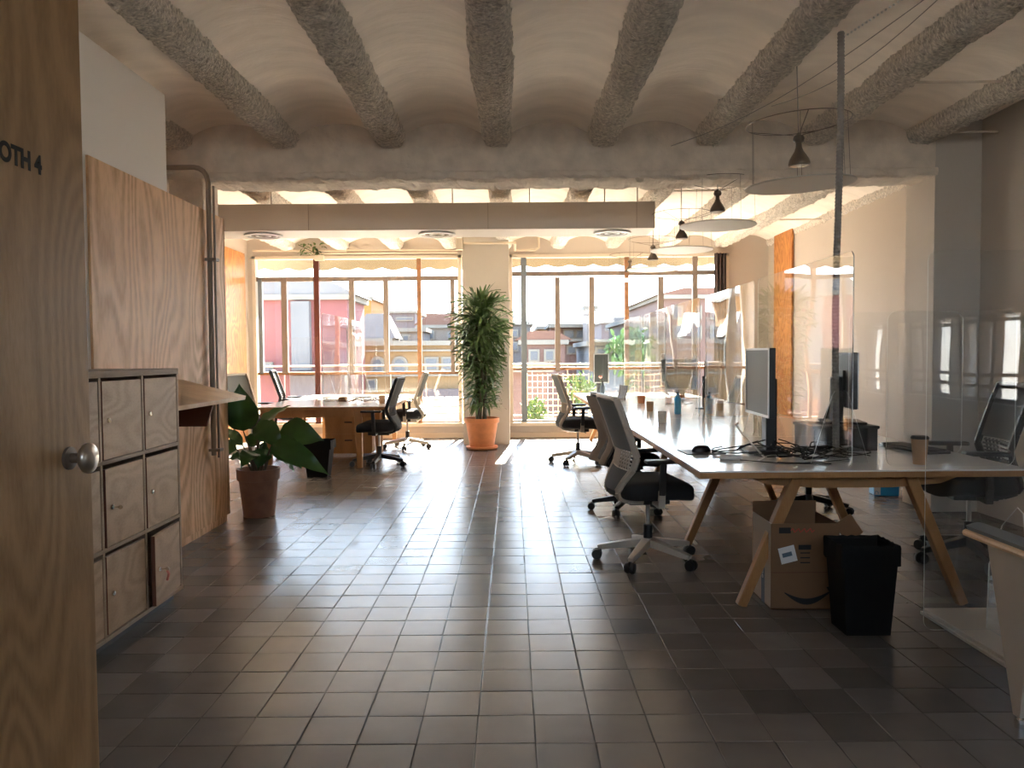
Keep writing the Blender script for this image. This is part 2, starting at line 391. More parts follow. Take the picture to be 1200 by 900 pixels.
# near right wall with an unseen opening added for fill light (Y -1.6..1.5)
wall('wall_right_near', M_WALL, (3.83, 4.3, -4.2, .2, 0, 3.3), (3.83, 4.3, 1.3, 6.32, 0, 3.3), (3.83, 4.3, .2, 1.3, 0, .9), (3.83, 4.3, .2, 1.3, 1.62, 3.3))
wall('wall_back', M_WALL, (-2.5, -2.2, -4.3, -4.1, 0, 3.3), (3.5, 4.3, -4.3, -4.1, 0, 3.3), (-2.2, 3.5, -4.3, -4.1, 0, 2.42), (-2.2, 3.5, -4.3, -4.1, 3.12, 3.3))
w4 = thing('window_fill_back', None, None); w4['kind'] = 'structure'  # unseen high window added behind the camera for fill light
for x in (-2.2, -.8, .6, 2.0, 3.44): rbox(x, x+.06, -4.25, -4.18, 2.42, 3.12).build('window_frame', M_MULL, w4)
for z in (2.42, 3.06): rbox(-2.2, 3.5, -4.25, -4.18, z, z+.06).build('window_frame', M_MULL, w4)
rbox(-2.2, 3.5, -4.22, -4.21, 2.44, 3.10).build('pane', M_GLASS, w4)
struct(rbox(3.45, 4.25, 6.30, 6.76, -.02, 3.3).build('pillar_right', M_WALL, bevel=.004))
struct(rbox(-2.78, -2.50, 6.30, 6.62, -.02, 3.1).build('pillar_left', M_BEAM, bevel=.01))
# window wall: sill wall, lintel, side pieces, centre column
L0, L1, R0, R1 = -4.13, -.80, -.035, 3.30
ZSILL, ZTOP = .21, 2.92
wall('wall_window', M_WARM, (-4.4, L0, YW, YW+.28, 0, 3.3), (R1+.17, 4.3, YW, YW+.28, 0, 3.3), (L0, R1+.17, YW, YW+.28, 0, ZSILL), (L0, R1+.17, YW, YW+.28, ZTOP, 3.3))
struct(rbox(-.72, -.035, 11.32, YW+.28, -.02, 3.3).build('column', M_WALL, bevel=.006))
struct(rbox(L0, R1, YW-.02, YW+.0, 0, .075).build('baseboard_window', M_WFRAME))
# near-right window, out of the frame, added for fill light and screen reflections
w3 = thing('window_fill_right', None, None); w3['kind'] = 'structure'
for y in (.2, .45, .62, .95, 1.26): rbox(3.95, 4.02, y, y+.04, .9, 1.62).build('window_frame', M_MULL, w3)
for z in (.9, 1.02, 1.12, 1.56): rbox(3.95, 4.02, .2, 1.3, z, z+.03).build('window_frame', M_MULL, w3)
rbox(3.98, 3.99, .2, 1.3, .92, 1.6).build('pane', M_GLASS, w3)

struct(rbox(9.0, 9.5, -6, 6, -16, 2.2).build('wall_sky_block', M_WARM))  # unseen wall added to dim the sky through the right fill window
# ---- windows 1 and 2
def px2x(px): return (px-600)*YW/900
def window(name, x0, x1, posts, beam_z, low_z, rust=None):
    w_ = thing(name, None, None); w_['kind'] = 'structure'
    y0, y1 = YW+.02, YW+.09
    # cream outer frame
    fr = MB(); fr.box(x0-.0, x0+.055, YW-.015, YW+.12, ZSILL, ZTOP); fr.box(x1-.055, x1, YW-.015, YW+.12, ZSILL, ZTOP); fr.box(x0, x1, YW-.015, YW+.12, ZTOP-.05, ZTOP); fr.box(x0-.03, x1+.03, YW-.035, YW+.12, ZSILL-.03, ZSILL+.03)
    fr.build('window_frame', M_WFRAME, w_, bevel=.004)
    rbox(x0+.055, x1-.055, y0+.005, y1-.005, beam_z-.035, beam_z+.035).build('transom', M_MULL, w_)
    rbox(x0+.055, x1-.055, y0+.005, y1-.005, low_z-.022, low_z+.022).build('transom', M_MULLW, w_)
    rbox(x0+.055, x1-.055, y0+.005, y1-.005, ZSILL+.03, ZSILL+.065).build('transom', M_WFRAME, w_)
    for px, wd, m_, z0, z1 in posts:
        x = px2x(px); wd += .014; rbox(x-wd/2, x+wd/2, y0-.005, y1, z0, z1).build('mullion', m_, w_)
    # panes between the posts that reach each row
    full = sorted([px2x(p[0]) for p in posts if p[3] <= ZSILL+.01])
    mid = sorted([px2x(p[0]) for p in posts])
    def row(xs, z0, z1):
        xs = [x0+.05] + xs + [x1-.05]
        for a, b in zip(xs, xs[1:]):
            if b-a > .05: rbox(a, b, YW+.05, YW+.056, z0, z1).build('pane', M_GLASS, w_)
    row(mid, low_z, beam_z); row(full, beam_z, ZTOP-.05); row(full, ZSILL+.05, low_z)
    return w_
BZ = H + (416-325.5)*YW/900; LZ = H - 20*YW/900
window('window_1', L0, L1, [(306, .05, M_MULLB, LZ, BZ), (334, .075, M_MULL, LZ, BZ), (372, .07, M_RUST, ZSILL, ZTOP), (413, .07, M_MULL, LZ, BZ), (453, .065, M_MULL, LZ, BZ), (492, .05, M_MULLW, ZSILL, ZTOP), (531, .05, M_MULL, LZ, BZ)], BZ, LZ)
window('window_2', R0, R1+.17, [(614.5, .075, M_MULLB, ZSILL, ZTOP), (654, .065, M_MULL, LZ, BZ), (694, .07, M_MULL, LZ, BZ), (735, .05, M_MULLW, ZSILL, ZTOP), (775, .07, M_MULL, LZ, BZ), (815, .06, M_MULL, ZSILL, ZTOP)], BZ+.06, LZ+.05)

# ---- booth partition on the left
part = struct(rbox(-4.25, -2.30, -4.2, 5.19, -.02, 3.07).build('booth_partition', M_BOOTH, bevel=.004))
rbox(-4.2, -2.305, 5.19, 6.15, -.01, 2.40).build('partition_core', M_PLY, part)
# plywood face panels (parts of the partition)
for y0, y1 in ((4.20, 5.88), (5.884, 6.16)):
    rbox(-2.305, -2.285, y0, y1, .06, 2.42).build('plywood_panel', M_PLY, part, bevel=.002)
rbox(-4.2, -2.285, 6.142, 6.162, .06, 2.42).build('plywood_panel', M_PLY, part)
rbox(-4.2, -2.32, 4.3, 6.14, .0, .06).build('plinth', M_BLACK, part)

# ---- orange boards by both ends of the window wall
b1 = rbox(-4.19, -4.16, 11.15, 12.06, 0, 2.93).build('plywood_board', M_ORANGE); tag(b1, 'orange plywood board standing on the left wall beside the window', 'board')
b2 = rbox(4.06, 4.09, 11.18, 11.92, 0, 3.12).build('plywood_board', M_ORANGE); tag(b2, 'tall orange plywood board on the right wall near the window corner', 'board')

# ---- BOOTH 4 door leaf
DX = -1.0
dr = thing('door_1', None, None, (DX, 0, 0)); dr['kind'] = 'structure'
rbox(-.045, 0, .93, 1.815, .008, 2.6).build('door_leaf', M_DOORPLY, dr, bevel=.002)
text('BOOTH 4', .053, (.0008, 1.452, H+.392), (R(90), 0, R(90)), M_INK, dr, 'lettering', .0004, .0022, .88)
kn = MB(); kn.lathe([(.026, 0), (.026, .006), (.012, .008), (.011, .03), (.016, .034)], (0, 1.722, 1.095), 24, 'X', mi=0)
kb = MB().lathe([(.014, .030), (.026, .034), (.033, .040), (.0345, .046), (.033, .051), (.024, .056), (.012, .0585), (.001, .059)], (0, 1.722, 1.095), 28, 'X')
ks = kn.build('knob_rose', M_LAMP, dr, smooth=True); kb.build('knob', M_STEEL, dr, smooth=True, angle=60)

# ---- pipe on the plywood, lintel pipes, tag box
pp = thing('wall_pipe', 'brown painted pipe bending down the plywood wall panel', 'pipe', (0, 0, 0))
pts = [(-2.62, 5.78, 2.735), (-2.36, 5.78, 2.735)] + [(-2.36+.10*math.sin(a), 5.78, 2.635+.10*math.cos(a)) for a in (.4, .8, 1.2)] + [(-2.255, 5.78, 2.62), (-2.255, 5.78, .58)]
MB().tube(pts, .019, 12).build('pipe', M_PIPE, pp, smooth=True)
MB().tube([(-2.225, 5.80, 2.6), (-2.225, 5.80, .56)], .009, 10).build('pipe', M_PIPE, pp, smooth=True)
for z in (.62, 1.05, 2.05): rbox(-2.287, -2.20, 5.755, 5.825, z-.01, z+.01).build('clamp', M_PIPE, pp)
lp = thing('lintel_pipes', 'cream painted conduit pipes running along the lintel above the windows', 'pipe', (0, 0, 0))
def z_at(y_px, d): return H + (416-y_px)*d/900
MB().tube([(-4.1, YW-.05, 3.0), (-.85, YW-.05, 2.985)], .016, 8).build('pipe', M_PIPEL, lp, smooth=True)
MB().tube([(-3.2, YW-.05, 2.95), (-.85, YW-.05, 2.95)], .012, 8).build('pipe', M_PIPEL, lp, smooth=True)
MB().tube([(-2.6, YW-.05, 3.12), (-2.6, YW-.06, 2.97), (-.75, YW-.05, 2.97)], .012, 8).build('pipe', M_PIPE, lp, smooth=True)
MB().tube([(-.70, 11.28, 2.955), (.06, 11.28, 2.955)], .018, 8).build('pipe', M_PIPEL, lp, smooth=True)
MB().tube([(.06, YW-.05, 2.98), (.38, YW-.05, 2.98), (.44, YW-.05, 3.02), (.44, YW-.05, 3.18)], .018, 8).build('pipe', M_PIPEL, lp, smooth=True)
MB().tube([(.06, 11.28, 2.955), (.06, YW-.05, 2.98)], .018, 8).build('pipe', M_PIPEL, lp, smooth=True)
jb = rbox(-.80, -.70, 11.22, 11.32, 2.86, 3.02).build('junction_box', M_WFRAME, bevel=.006); tag(jb, 'cream junction box on the upper corner of the central column', 'box')
th_ = thing('wall_thermostat', 'small black thermostat on the central white column', 'thermostat', (-.185, 11.30, H+.275))
rbox(-.035, .035, 0, .02, -.035, .035).build('body', M_BLACK, th_, bevel=.004); rbox(-.02, .02, -.003, 0, -.012, .018).build('display', M_SCREEN, th_)

# ---- HVAC duct with three round vents
du = thing('air_duct', 'long grey boxed air duct hung across the room below the beam', 'duct', (0, 8.25, 2.62))
rbox(-4.15, 1.49, -.26, .26, 0, .275).build('casing', M_DUCT, du, bevel=.004)
for x in (-4.0, -2.09, -.235, 1.3): rbox(x-.002, x+.002, -.263, -.255, .003, .272).build('seam', M_PIPE, du)
for x in (-3.95, -2.55, -.62, 1.0, 1.35, .2): MB().tube([(x, 0, .27), (x, 0, .58)], .006, 6).build('hanger', M_PIPE, du)
def ring_mesh(r0, r1, z0, z1, n=32): return MB().lathe([(r0, z0), (r1, z0), (r1, z1), (r0, z1), (r0, z0)], n=n, closed=False)
for i, x in enumerate((-2.64, -.79, 1.08)):
    v = thing('ceiling_vent', ['round silver air vent under the duct end near the plywood partition', 'round silver air vent under the middle of the duct above the column', 'round silver air vent under the free right end of the duct'][i], 'vent', (x, 8.25, 2.60), 0, 'round vents under the duct')
    ring_mesh(.165, .20, 0, .018).build('rim', M_SILV, v, smooth=True)
    for q in range(4): ring_mesh(.025+.036*q, .045+.036*q, .004, .012).build('vane', M_SILV if q % 2 else M_MULL, v, smooth=True)
    MB().lathe([(.165, .016), (.165, .0199)], n=24).build('backing', M_BLACK, v)

# ================================================================= LOCKERS
lk = thing('locker_cabinet', 'low plywood locker cabinet with nine keyed doors by the left wall', 'locker', (-1.81, 2.98, 0))
P = .392; LD = .44
mb = MB(); mb.box(-LD, 0, -.01, 3*P+.01+.0, 1.232, 1.262); mb.box(-LD, 0, -.01, 3*P+.01, .055, .075)
for k in range(4): mb.box(-LD, -.002, k*P-.009, k*P+.009, .07, 1.235)
for k in (1, 2): mb.box(-LD, -.002, 0, 3*P, .07+k*P-.009, .07+k*P+.009)
mb.box(-LD, -LD+.01, 0, 3*P, .06, 1.24)
mb.build('carcass', M_LOCKF, lk, bevel=.0015)
rbox(-LD+.02, -.05, .0, 3*P, 0, .056).build('plinth', M_BLACK, lk)
for c in range(3):
    for r_ in range(3):
        # hinge at far side of each door, door local +Y toward hinge ; lock at near side
        hy = (c+1)*P - .014; z0 = .07 + r_*P + .012; z1 = z0 + P - .042
        ang = {(2, 0): R(5.5), (1, 1): R(1.2), (2, 1): R(.6), (0, 1): R(2.0)}.get((c, r_), R(.4))
        d = rbox(-.018, 0, -(P-.032), 0, z0, z1).build('door', M_LOCK, lk, bevel=.0015); d.location = (-.004, hy, 0); d.rotation_euler = (0, 0, ang)
        zl = (z0+z1)/2
        l_ = MB().lathe([(.0115, 0), (.0115, .006), (.009, .009), (.004, .0095)], (0, -(P-.032)+.045, zl), 18, 'X').build('lock', M_BRASS, d, smooth=True)
        rbox(.0092, .0102, -(P-.032)+.0437, -(P-.032)+.0463, zl-.005, zl+.005).build('keyhole', M_INK, d)
        if (c, r_) in ((1, 1), (2, 0)):
            k_ = MB(); k_.box(.009, .034, -(P-.032)+.044, -(P-.032)+.046, zl-.003, zl+.003); k_.lathe([(.010, -.001), (.010, .001)], (.040, -(P-.032)+.045, zl), 14, 'Y'); k_.build('key', M_BRASS, d)
        if (c, r_) == (2, 0):
            MB().tube([(.04, -(P-.032)+.045, zl-.008), (.042, -(P-.032)+.062, zl-.03), (.03, -(P-.032)+.072, zl-.065)], .006, 8).build('key_tag', M_PINK, d)
        # dark inner edge
        ed = rbox(-.019, -.0004, -(P-.032)-.0012, -(P-.032), z0, z1).build('door_edge', M_EDGE, d)

# ---- sloped shelf
sh = thing('wall_shelf', 'small sloped plywood shelf fixed to the plywood wall above the lockers', 'shelf', (-2.285, 4.2, 0))
sl = MB().prism([(0, 0), (.44, -.115), (.447, -.088), (.007, .027)], (0, 1.10, 1.14), (1, 0, 0), (0, 0, 1), 1.10)
sl.build('board', M_OAKL, sh, bevel=.002)
for y in (.86,): MB().prism([(0, 0), (.33, -.085), (.27, -.27), (0, -.27)], (0, y, 1.135), (1, 0, 0), (0, 0, 1), .02).build('bracket', M_EDGE, sh)
MB().prism([(0, 0), (.33, -.085), (.27, -.27), (0, -.27)], (0, .1, 1.135), (1, 0, 0), (0, 0, 1), .02).build('bracket', M_EDGE, sh)

# ================================================================= CHAIRS
def seat_mb(wd=.50, dp=.47, z=.425, th=.115):
    def f(u, v):
        a = 2*math.pi*u; ce, se = math.cos(a), math.sin(a)
        sx = math.copysign(abs(ce)**.45, ce); sy = math.copysign(abs(se)**.45, se)
        b = math.pi*v; rr = math.sin(b)**.35 if 0 < v < 1 else 0.0
        zz = math.copysign(abs(math.cos(b))**.7, math.cos(b))
        x = .02 + sx*rr*dp/2; y = sy*rr*wd/2
        front = max(0, (x-.1)/.17)
        return (x, y, z + th/2 - zz*th/2 - .035*front**2 + .012*(abs(y)/.25)**2 - (.02*rr if zz > 0 else 0))
    return MB().grid(f, 32, 12)
BACK = [(-.265, 1.05), (-.235, .98), (-.20, .88), (-.165, .78), (-.135, .69), (-.155, .62), (-.205, .54), (-.235, .475), (-.22, .435), (-.15, .41), (-.06, .405)]
def interp(P_, z):
    for (x0, z0), (x1, z1) in zip(P_, P_[1:]):
        if z1 <= z <= z0: return x0 + (x1-x0)*(z0-z)/(z0-z1+1e-9)
    return P_[0][0]
def make_chair(name, label, style):
    frame = {'light': M_BEIGE, 'dark': M_BLACK}[style]
    t = thing(name, label, 'chair')
    for k in range(5):
        a = R(72*k + 18)
        lg = MB(); lg.bar((.02, 0, .125), (.30, 0, .082), .060, .055, .036, .034); lg.bar((.285, 0, .088), (.318, 0, .078), .034, .030)
        l_ = lg.build('leg', frame, t, bevel=.005); l_.rotation_euler = (0, 0, a)
        cs = MB(); cs.lathe([(.010, -.030), (.030, -.029), (.034, -.021), (.034, -.009), (.012, -.007)], (.325, 0, .034), 16, 'Y'); cs.lathe([(.012, .007), (.034, .009), (.034, .021), (.030, .029), (.010, .030)], (.325, 0, .034), 16, 'Y')
        cs.bar((.325, -.008, .03), (.325, .008, .03), .018, .018); cs.box(.296, .33, -.008, .008, .03, .072); cs.lathe([(.007, .06), (.007, .085)], (.308, 0, 0), 8)
        cs.build('caster', M_BLACK, l_, smooth=True)
    MB().lathe([(.045, .095), (.048, .13), (.036, .145)], n=20).build('hub', frame, t, smooth=True)
    MB().lathe([(.028, .14), (.028, .235), (.024, .24)], n=18).build('column_sleeve', M_BLACK, t, smooth=True)
    MB().lathe([(.014, .23), (.014, .385)], n=14).build('gas_column', M_STEEL, t, smooth=True)
    mc = MB(); mc.box(-.14, .12, -.08, .08, .375, .425); mc.bar((.02, -.09, .385), (.05, -.25, .38), .012, .01); mc.build('mechanism', M_BLACK, t, bevel=.01)
    seat_mb().build('seat', M_BLACKF, t, smooth=True, angle=60)
    rails = MB()
    for s in (-1, 1):
        pts = []
        for i, (x, z) in enumerate(BACK):
            wdt = .225 if z > .65 else (.225 - .125*min(1, (.65-z)/.25))
            pts.append(Vector((x, s*wdt, z)))
        for p, q in zip(pts, pts[1:]): rails.bar(p, q, .024, .040)
        rails.tube([p for p in pts], .0155, 8)
    rails.bar((-.268, -.232, 1.05), (-.268, .232, 1.05), .026, .03); rails.bar((-.165, -.11, .412), (-.165, .11, .412), .05, .03)
    rails.build('back_frame', frame, t, bevel=.005)
    def bf(zb, zt, bow, off=0):
        def f(u, v):
            z = zb + (zt-zb)*v; y = -.215 + .43*u
            if z < .65: y *= max(.5, (.225 - .125*min(1, (.65-z)/.25))/.225)
            return (interp(BACK, z) - bow*(1-(2*u-1)**2) + off, y, z)
        return f
    MB().grid(bf(.735, 1.045, .03), 10, 8, th=.018).build('backrest', M_GREYF if style == 'light' else M_MESH, t, smooth=True)
    lum = MB()   # perforated lumbar band: slats and bars with holes between
    for k in range(6):
        z = .605 + k*.022; x = interp(BACK, z)
        lum.bar((x-.012, -.17, z), (x-.03, 0, z), .008, .010); lum.bar((x-.03, 0, z), (x-.012, .17, z), .008, .010)
    for k in range(9):
        y = -.16 + .04*k; bow = .03 - .018*abs(y)/.17
        lum.bar((interp(BACK, .605)-bow, y, .60), (interp(BACK, .72)-bow, y, .725), .010, .008)
    lum.build('lumbar_support', M_BEIGE if style == 'light' else M_BLACK, t)
    MB().grid(bf(.45, .60, .02), 8, 5, th=.012).build('lower_back', M_MESH, t, smooth=True)
    for s in (-1, 1):
        ar = MB(); ar.bar((0, s*.16, .405), (.0, s*.275, .40), .05, .02); ar.bar((.0, s*.275, .39), (.0, s*.285, .50), .045, .018)
        ap = ar.build('armrest', M_BEIGE if style == 'light' else M_BLACK, t, bevel=.006)
        up = MB(); up.bar((.0, s*.285, .47), (.01, s*.285, .665), .040, .022); up.build('arm_post', M_BLACK, ap, bevel=.005)
        rbox(-.10, .15, s*.28-.042, s*.28+.042, .662, .686).build('arm_pad', M_BLACK, ap, bevel=.010)
    return t
light = make_chair('office_chair', 'grey office chair with beige five-star base beside the first desk of the row', 'light')
dark = make_chair('office_chair', 'dark office chair with black base just behind the nearest grey chair', 'dark')
kids_snapshot(light); kids_snapshot(dark)
def put(o, x, y, a, sc=1.0, label=None, grp=None, tilt=0, zs=1.0):
    o.location = (x, y, 0); o.rotation_euler = (0, 0, R(a)); o.scale = (sc, sc, sc*zs)
    if label: o['label'] = label
    if grp: o['group'] = grp
def chair(proto, *a, **k): c = copy_tree(proto); put(c, *a, **k); return c
put(light, .86, 4.86, 7, 1.0)
put(dark, .97, 6.45, 10, .94)
chair(light, .80, 9.35, 6, 1.02, 'grey office chair with beige base alone near the right window, back to the plant')
chair(dark, -1.60, 9.20, 177, 1.0, 'black office chair with black base at the near right corner of the far left desk')
chair(light, -1.50, 10.95, 180, 1.02, 'beige framed office chair behind the black chair at the far left desk')
chair(light, -3.38, 9.95, -20, 1.04, 'grey backed office chair on the far side of the left desk beside the orange board')
chair(dark, -3.20, 11.2, 10, 1.06, 'dark edged office chair at the left desk closest to the left window')
chair(dark, 2.46, 6.35, 165, .98, 'black office chair under the desks behind the cardboard box')
chair(light, 2.35, 8.6, 185, 1.0, 'beige based office chair half hidden under the middle of the desk row')
rc = chair(dark, 2.87, 4.80, 171, 1.0, 'black mesh office chair seen through the large clear screen on the right', tilt=0, zs=1.06)
# coat over the back of the second chair
def coat(u, v):
    x = -.30 + .12*u*0 - (.06*math.sin(v*3.0)); z = 1.06 - .58*v
    return (interp(BACK, max(.45, min(1.05, z))) - .035 - .02*math.sin(u*9)*v, -.23 + .46*u, z)
ct = MB().grid(coat, 12, 10, th=.02).build('coat', M_COATF, smooth=True)
tag(ct, 'taupe brown jacket hung over the back of the second chair', 'jacket'); ct.location = (.95, 6.45, -.03); ct.rotation_euler = (0, 0, R(10)); ct.scale = (.94,)*3

# ================================================================= DESKS
def make_desk(name, label, ln, splay=.29, xr=.83, tr=(.15, 1.40)):
    t = thing(name, label, 'desk')
    rbox(-xr, xr, 0, ln, .722, .730).build('desktop', M_WHITE, t, bevel=.001)
    rbox(-xr, xr, 0, ln, .692, .7222).build('edge', M_OAK, t, bevel=.002)
    for y in tr:
        MB().prism([(-.60, 0), (-.45, -.055), (-.2, -.075), (.2, -.075), (.45, -.055), (.60, 0)], (0, y+.02, .694), (1, 0, 0), (0, 0, 1), .035).build('crossbar', M_OAK, t)
        for s in (-1, 1):
            MB().bar((s*.29, y, .685), (s*(.29+splay), y-.0, .0), .060, .062, .050, .050, up=(0,1,0)).build('leg', M_OAK, t, bevel=.006)
    for x in (-.24, .24): rbox(x-.02, x+.02, .15, ln-.15, .655, .694).build('rail', M_OAK, t)
    return t
dk = make_desk('desk', 'first white-topped desk of the long row, with splayed wooden legs, nearest the big clear screen', 1.592)
dk.location = (1.77, 3.83, 0)
lbl = ['second white-topped desk of the long row, just behind the monitors', 'third white-topped desk, at the middle of the long row', 'fourth white-topped desk of the long row, second from the window', 'last white-topped desk of the long row, closest to the right window']
d2 = make_desk('desk', lbl[0], 1.592, tr=(1.43,)); kids_snapshot(d2)
for k in range(4):
    c = d2 if k == 0 else copy_tree(d2); c.location = (1.77, 3.83+1.6*(k+1), 0); c['label'] = lbl[k]
def make_desk2(label, y, ln):
    t = thing('desk', label, 'desk', (-2.25, y, 0))
    rbox(-.80, .80, 0, ln, .722, .730).build('desktop', M_WHITE, t, bevel=.001)
    rbox(-.80, .80, 0, ln, .692, .7222).build('edge', M_OAK, t, bevel=.002)
    rbox(-.72, .62, .05, .09, .60, .694).build('apron', M_OAK, t); rbox(-.72, .62, ln-.09, ln-.05, .60, .694).build('apron', M_OAK, t)
    for sx, x in ((-1, -.62), (1, .45)):
        for yy in (.07, ln-.07): MB().bar((x-.02*sx, yy, .70), (x, yy-.02, .0), .095, .06, .06, .045, up=(0,1,0)).build('leg', M_OAK, t, bevel=.005)
    return t
make_desk2('white desk with wooden apron at the near end of the far left group', 8.98, 1.40)
make_desk2('white desk at the window end of the far left group', 10.40, 1.40)
pd = thing('drawer_pedestal', 'wooden drawer pedestal under the far left desk', 'pedestal', (-2.17, 10.15, 0))
rbox(-.30, .30, 0, .5, .03, .58).build('body', M_OAK, pd, bevel=.003); rbox(-.31, .31, -.01, 0, .30, .57).build('drawer', M_OAK, pd); rbox(-.31, .31, -.01, 0, .05, .29).build('drawer', M_OAK, pd)
rbox(-.05, .05, -.025, -.01, .44, .455).build('handle', M_BLACK, pd); rbox(-.05, .05, -.025, -.01, .2, .215).build('handle', M_BLACK, pd)

# ---- acrylic screens
def rrect(w_, h_, r=.05, n=5):
    P_ = []
    for cx, cy, a0 in ((w_-r, r, -90), (w_-r, h_-r, 0), (r, h_-r, 90), (r, r, 180)):
        for k in range(n+1): a = R(a0 + 90*k/n); P_.append((cx+r*math.cos(a), cy+r*math.sin(a)))
    return P_
def screen(label, o, ang, w_, h_, r=.05, m=None, feet=True, grp=None, th=.005, off=0.0):
    t = thing('acrylic_screen', label, 'screen', o, ang, grp)
    MB().prism(rrect(w_, h_, r), (0, th/2, 0), (1, 0, 0), (0, 0, 1), th, 0, 1).build('panel', [m or M_ACR, M_ACRE], t)
    if feet:
        for x in (.14, w_-.14):
            MB().prism([(-.155, 0), (.155, 0), (.045, .36), (.03, .385), (-.03, .385), (-.045, .36)], (x, 0, 0), (0, 1, 0), (0, 0, 1), .005, 0, 1).build('foot', [M_ACRF, M_ACRE], t)
    return t
names = ['clear acrylic screen standing lengthwise on the first desk, reflecting the window', 'clear acrylic screen on the second desk of the row, just beyond the monitor',
         'clear acrylic screen on the third desk of the row', 'clear acrylic screen on the fourth desk of the row', 'clear acrylic screen on the last desk beside the right window']
for k in range(5):
    screen(names[k], (1.745, 3.93+1.6*k, .731), R(90 + (.5, -.9, .8, -.5, .6)[k]), 1.48, 1.11, .04)
screen('lower clear screen standing across the near right part of the first desk', (1.92, 3.93, .731), R(0), .66, .80, .05, M_ACRF, feet=False)
screen('clear screen standing across the right half of the first desk behind the keyboard', (1.94, 4.42, .731), R(1), .66, .82, .05, M_ACRF, feet=False)
for k, (x, y, a) in enumerate(((1.0, 7.02, 3), (1.02, 8.62, -4), (1.0, 10.2, -2), (1.86, 7.04, -3), (1.86, 8.64, 4))):
    screen(['clear crosswise screen on the aisle half between the second and third desks', 'clear crosswise screen on the aisle half between the third and fourth desks', 'clear crosswise screen on the aisle half between the fourth and last desks', 'clear crosswise screen on the wall half between the second and third desks', 'clear crosswise screen on the wall half between the third and fourth desks'][k], (x, y, .731), R(a), .70, .78 if k < 3 else 1.0, .05, M_ACR, feet=False)
screen('clear acrylic screen lengthwise on the near far-left desk', (-2.23, 9.05, .731), R(88.5), 1.25, 1.10, .05)
screen('clear acrylic screen lengthwise on the far left desk by the window', (-2.25, 10.5, .731), R(91.5), 1.25, 1.10, .05)
screen('clear crosswise screen with rounded corners in the middle of the far left desks', (-3.0, 10.37, .731), R(4), .72, .85, .1, M_ACR, feet=False)
screen('clear crosswise screen on the aisle side of the far left desks', (-2.2, 10.38, .731), R(-6), .5, .85, .1, M_ACR, feet=False)
# big floor standing screen and its base
fs_ = thing('floor_screen', 'large clear floor-standing acrylic screen on a pale base at the right edge', 'screen', (1.88, 3.48, 0))
MB().prism(rrect(1.25, 1.73, .045), (0, .003, .045), (1, 0, 0), (0, 0, 1), .006, 0, 1).build('panel', [M_ACRF, M_ACRE], fs_)
MB().prism([(-.02, 0), (.30, 0), (.29, .30), (.20, .50), (.10, .60), (.06, .58)], (.30, -.28, .045), (0, 1, 0), (0, 0, 1), .006, 0, 1).build('fin', [M_ACRF, M_ACRE], fs_)
bs = thing('screen_base', 'pale laminate platform on the floor beneath the large clear screen', 'platform', (2.05, 3.83, 0))
rbox(0, 1.3, -.85, 0, .0, .016).build('lower_board', M_LAMIN, bs, bevel=.003); rbox(.012, 1.3, -.85, -.012, .016, .034).build('upper_board', M_LAMIN, bs, bevel=.004)

# ---- lounge armchair at lower right edge
ac = thing('armchair', 'pale wood armchair with grey padded arm at the bottom right corner', 'chair', (1.78, 2.60, 0))
for x in (0, .62):
    MB().grid(lambda u, v, x=x: (x-.045+.09*v, .32-.72*u, .655 + .012*math.sin(math.pi*v) - .075*max(0, u)**1.0*.0 + .0), 10, 4, th=.022).build('arm_pad', M_GREYF, ac, smooth=True)
    MB().tube([(x-.045, .32, .628), (x-.045, -.40, .628)], .014, 8).build('arm', M_OAKL, ac, smooth=True)
    MB().prism([(.23, .60), (.065, .02), (.03, .02), (-.04, .60)], (x-.02, 0, .02), (0, 1, 0), (0, 0, 1), .03).build('leg', M_BEIGE, ac, bevel=.004)
    MB().prism([(-.34, .60), (-.36, .02), (-.325, .02), (-.22, .60)], (x-.02, 0, .02), (0, 1, 0), (0, 0, 1), .03).build('leg', M_BEIGE, ac, bevel=.004)
    for y in (.05, -.34): MB().lathe([(.015, 0), (.018, .02), (.012, .045)], (x-.005, y, 0), 12).build('glide', M_CHROME, ac, smooth=True)
rbox(.03, .58, -.36, .26, .36, .45).build('seat', M_BLACKF, ac, bevel=.03); rbox(.03, .58, -.42, -.34, .40, .86).build('backrest', M_BLACKF, ac, bevel=.03)

# ================================================================= THINGS ON THE DESKS
ZD = .731
def monitor(label, loc, rz, w_=.55, h_=.38, zc=1.15, stand='column', back_dark=True):
    t = thing('monitor', label, 'monitor', loc, rz)     # faces local -X
    zb = zc - h_/2 - loc[2]; zt = zc + h_/2 - loc[2]
    rbox(-.0, .035, -w_/2, w_/2, zb, zt).build('housing', M_BLACK, t, bevel=.005)
    fr = MB(); fr.box(-.006, .0, -w_/2, w_/2, zt-.012, zt); fr.box(-.006, 0, -w_/2, w_/2, zb, zb+.014); fr.box(-.006, 0, -w_/2, -w_/2+.012, zb, zt); fr.box(-.006, 0, w_/2-.012, w_/2, zb, zt)
    fr.build('bezel', M_SILV, t)
    rbox(-.002, .0, -w_/2+.012, w_/2-.012, zb+.014, zt-.012).build('screen', M_SCREEN, t)
    rbox(.04, .105, -.05, .05, .01, zc-loc[2]+.02).build('stand', M_BLACK, t, bevel=.008); rbox(.03, .05, -.06, .06, zc-loc[2]-.06, zc-loc[2]+.06).build('mount', M_BLACK, t)
    rbox(-.08, .16, -.13, .13, 0, .014).build('foot', M_BLACK, t, bevel=.004)
    return t
monitor('large monitor with silver bezel on the first desk, its screen toward the aisle', (1.47, 4.60, ZD), R(-3), .52, .40, 1.15)
monitor('black monitor on a low riser, its back to the clear screen', (2.10, 4.78, ZD+.152), R(168), .46, .34, 1.15)
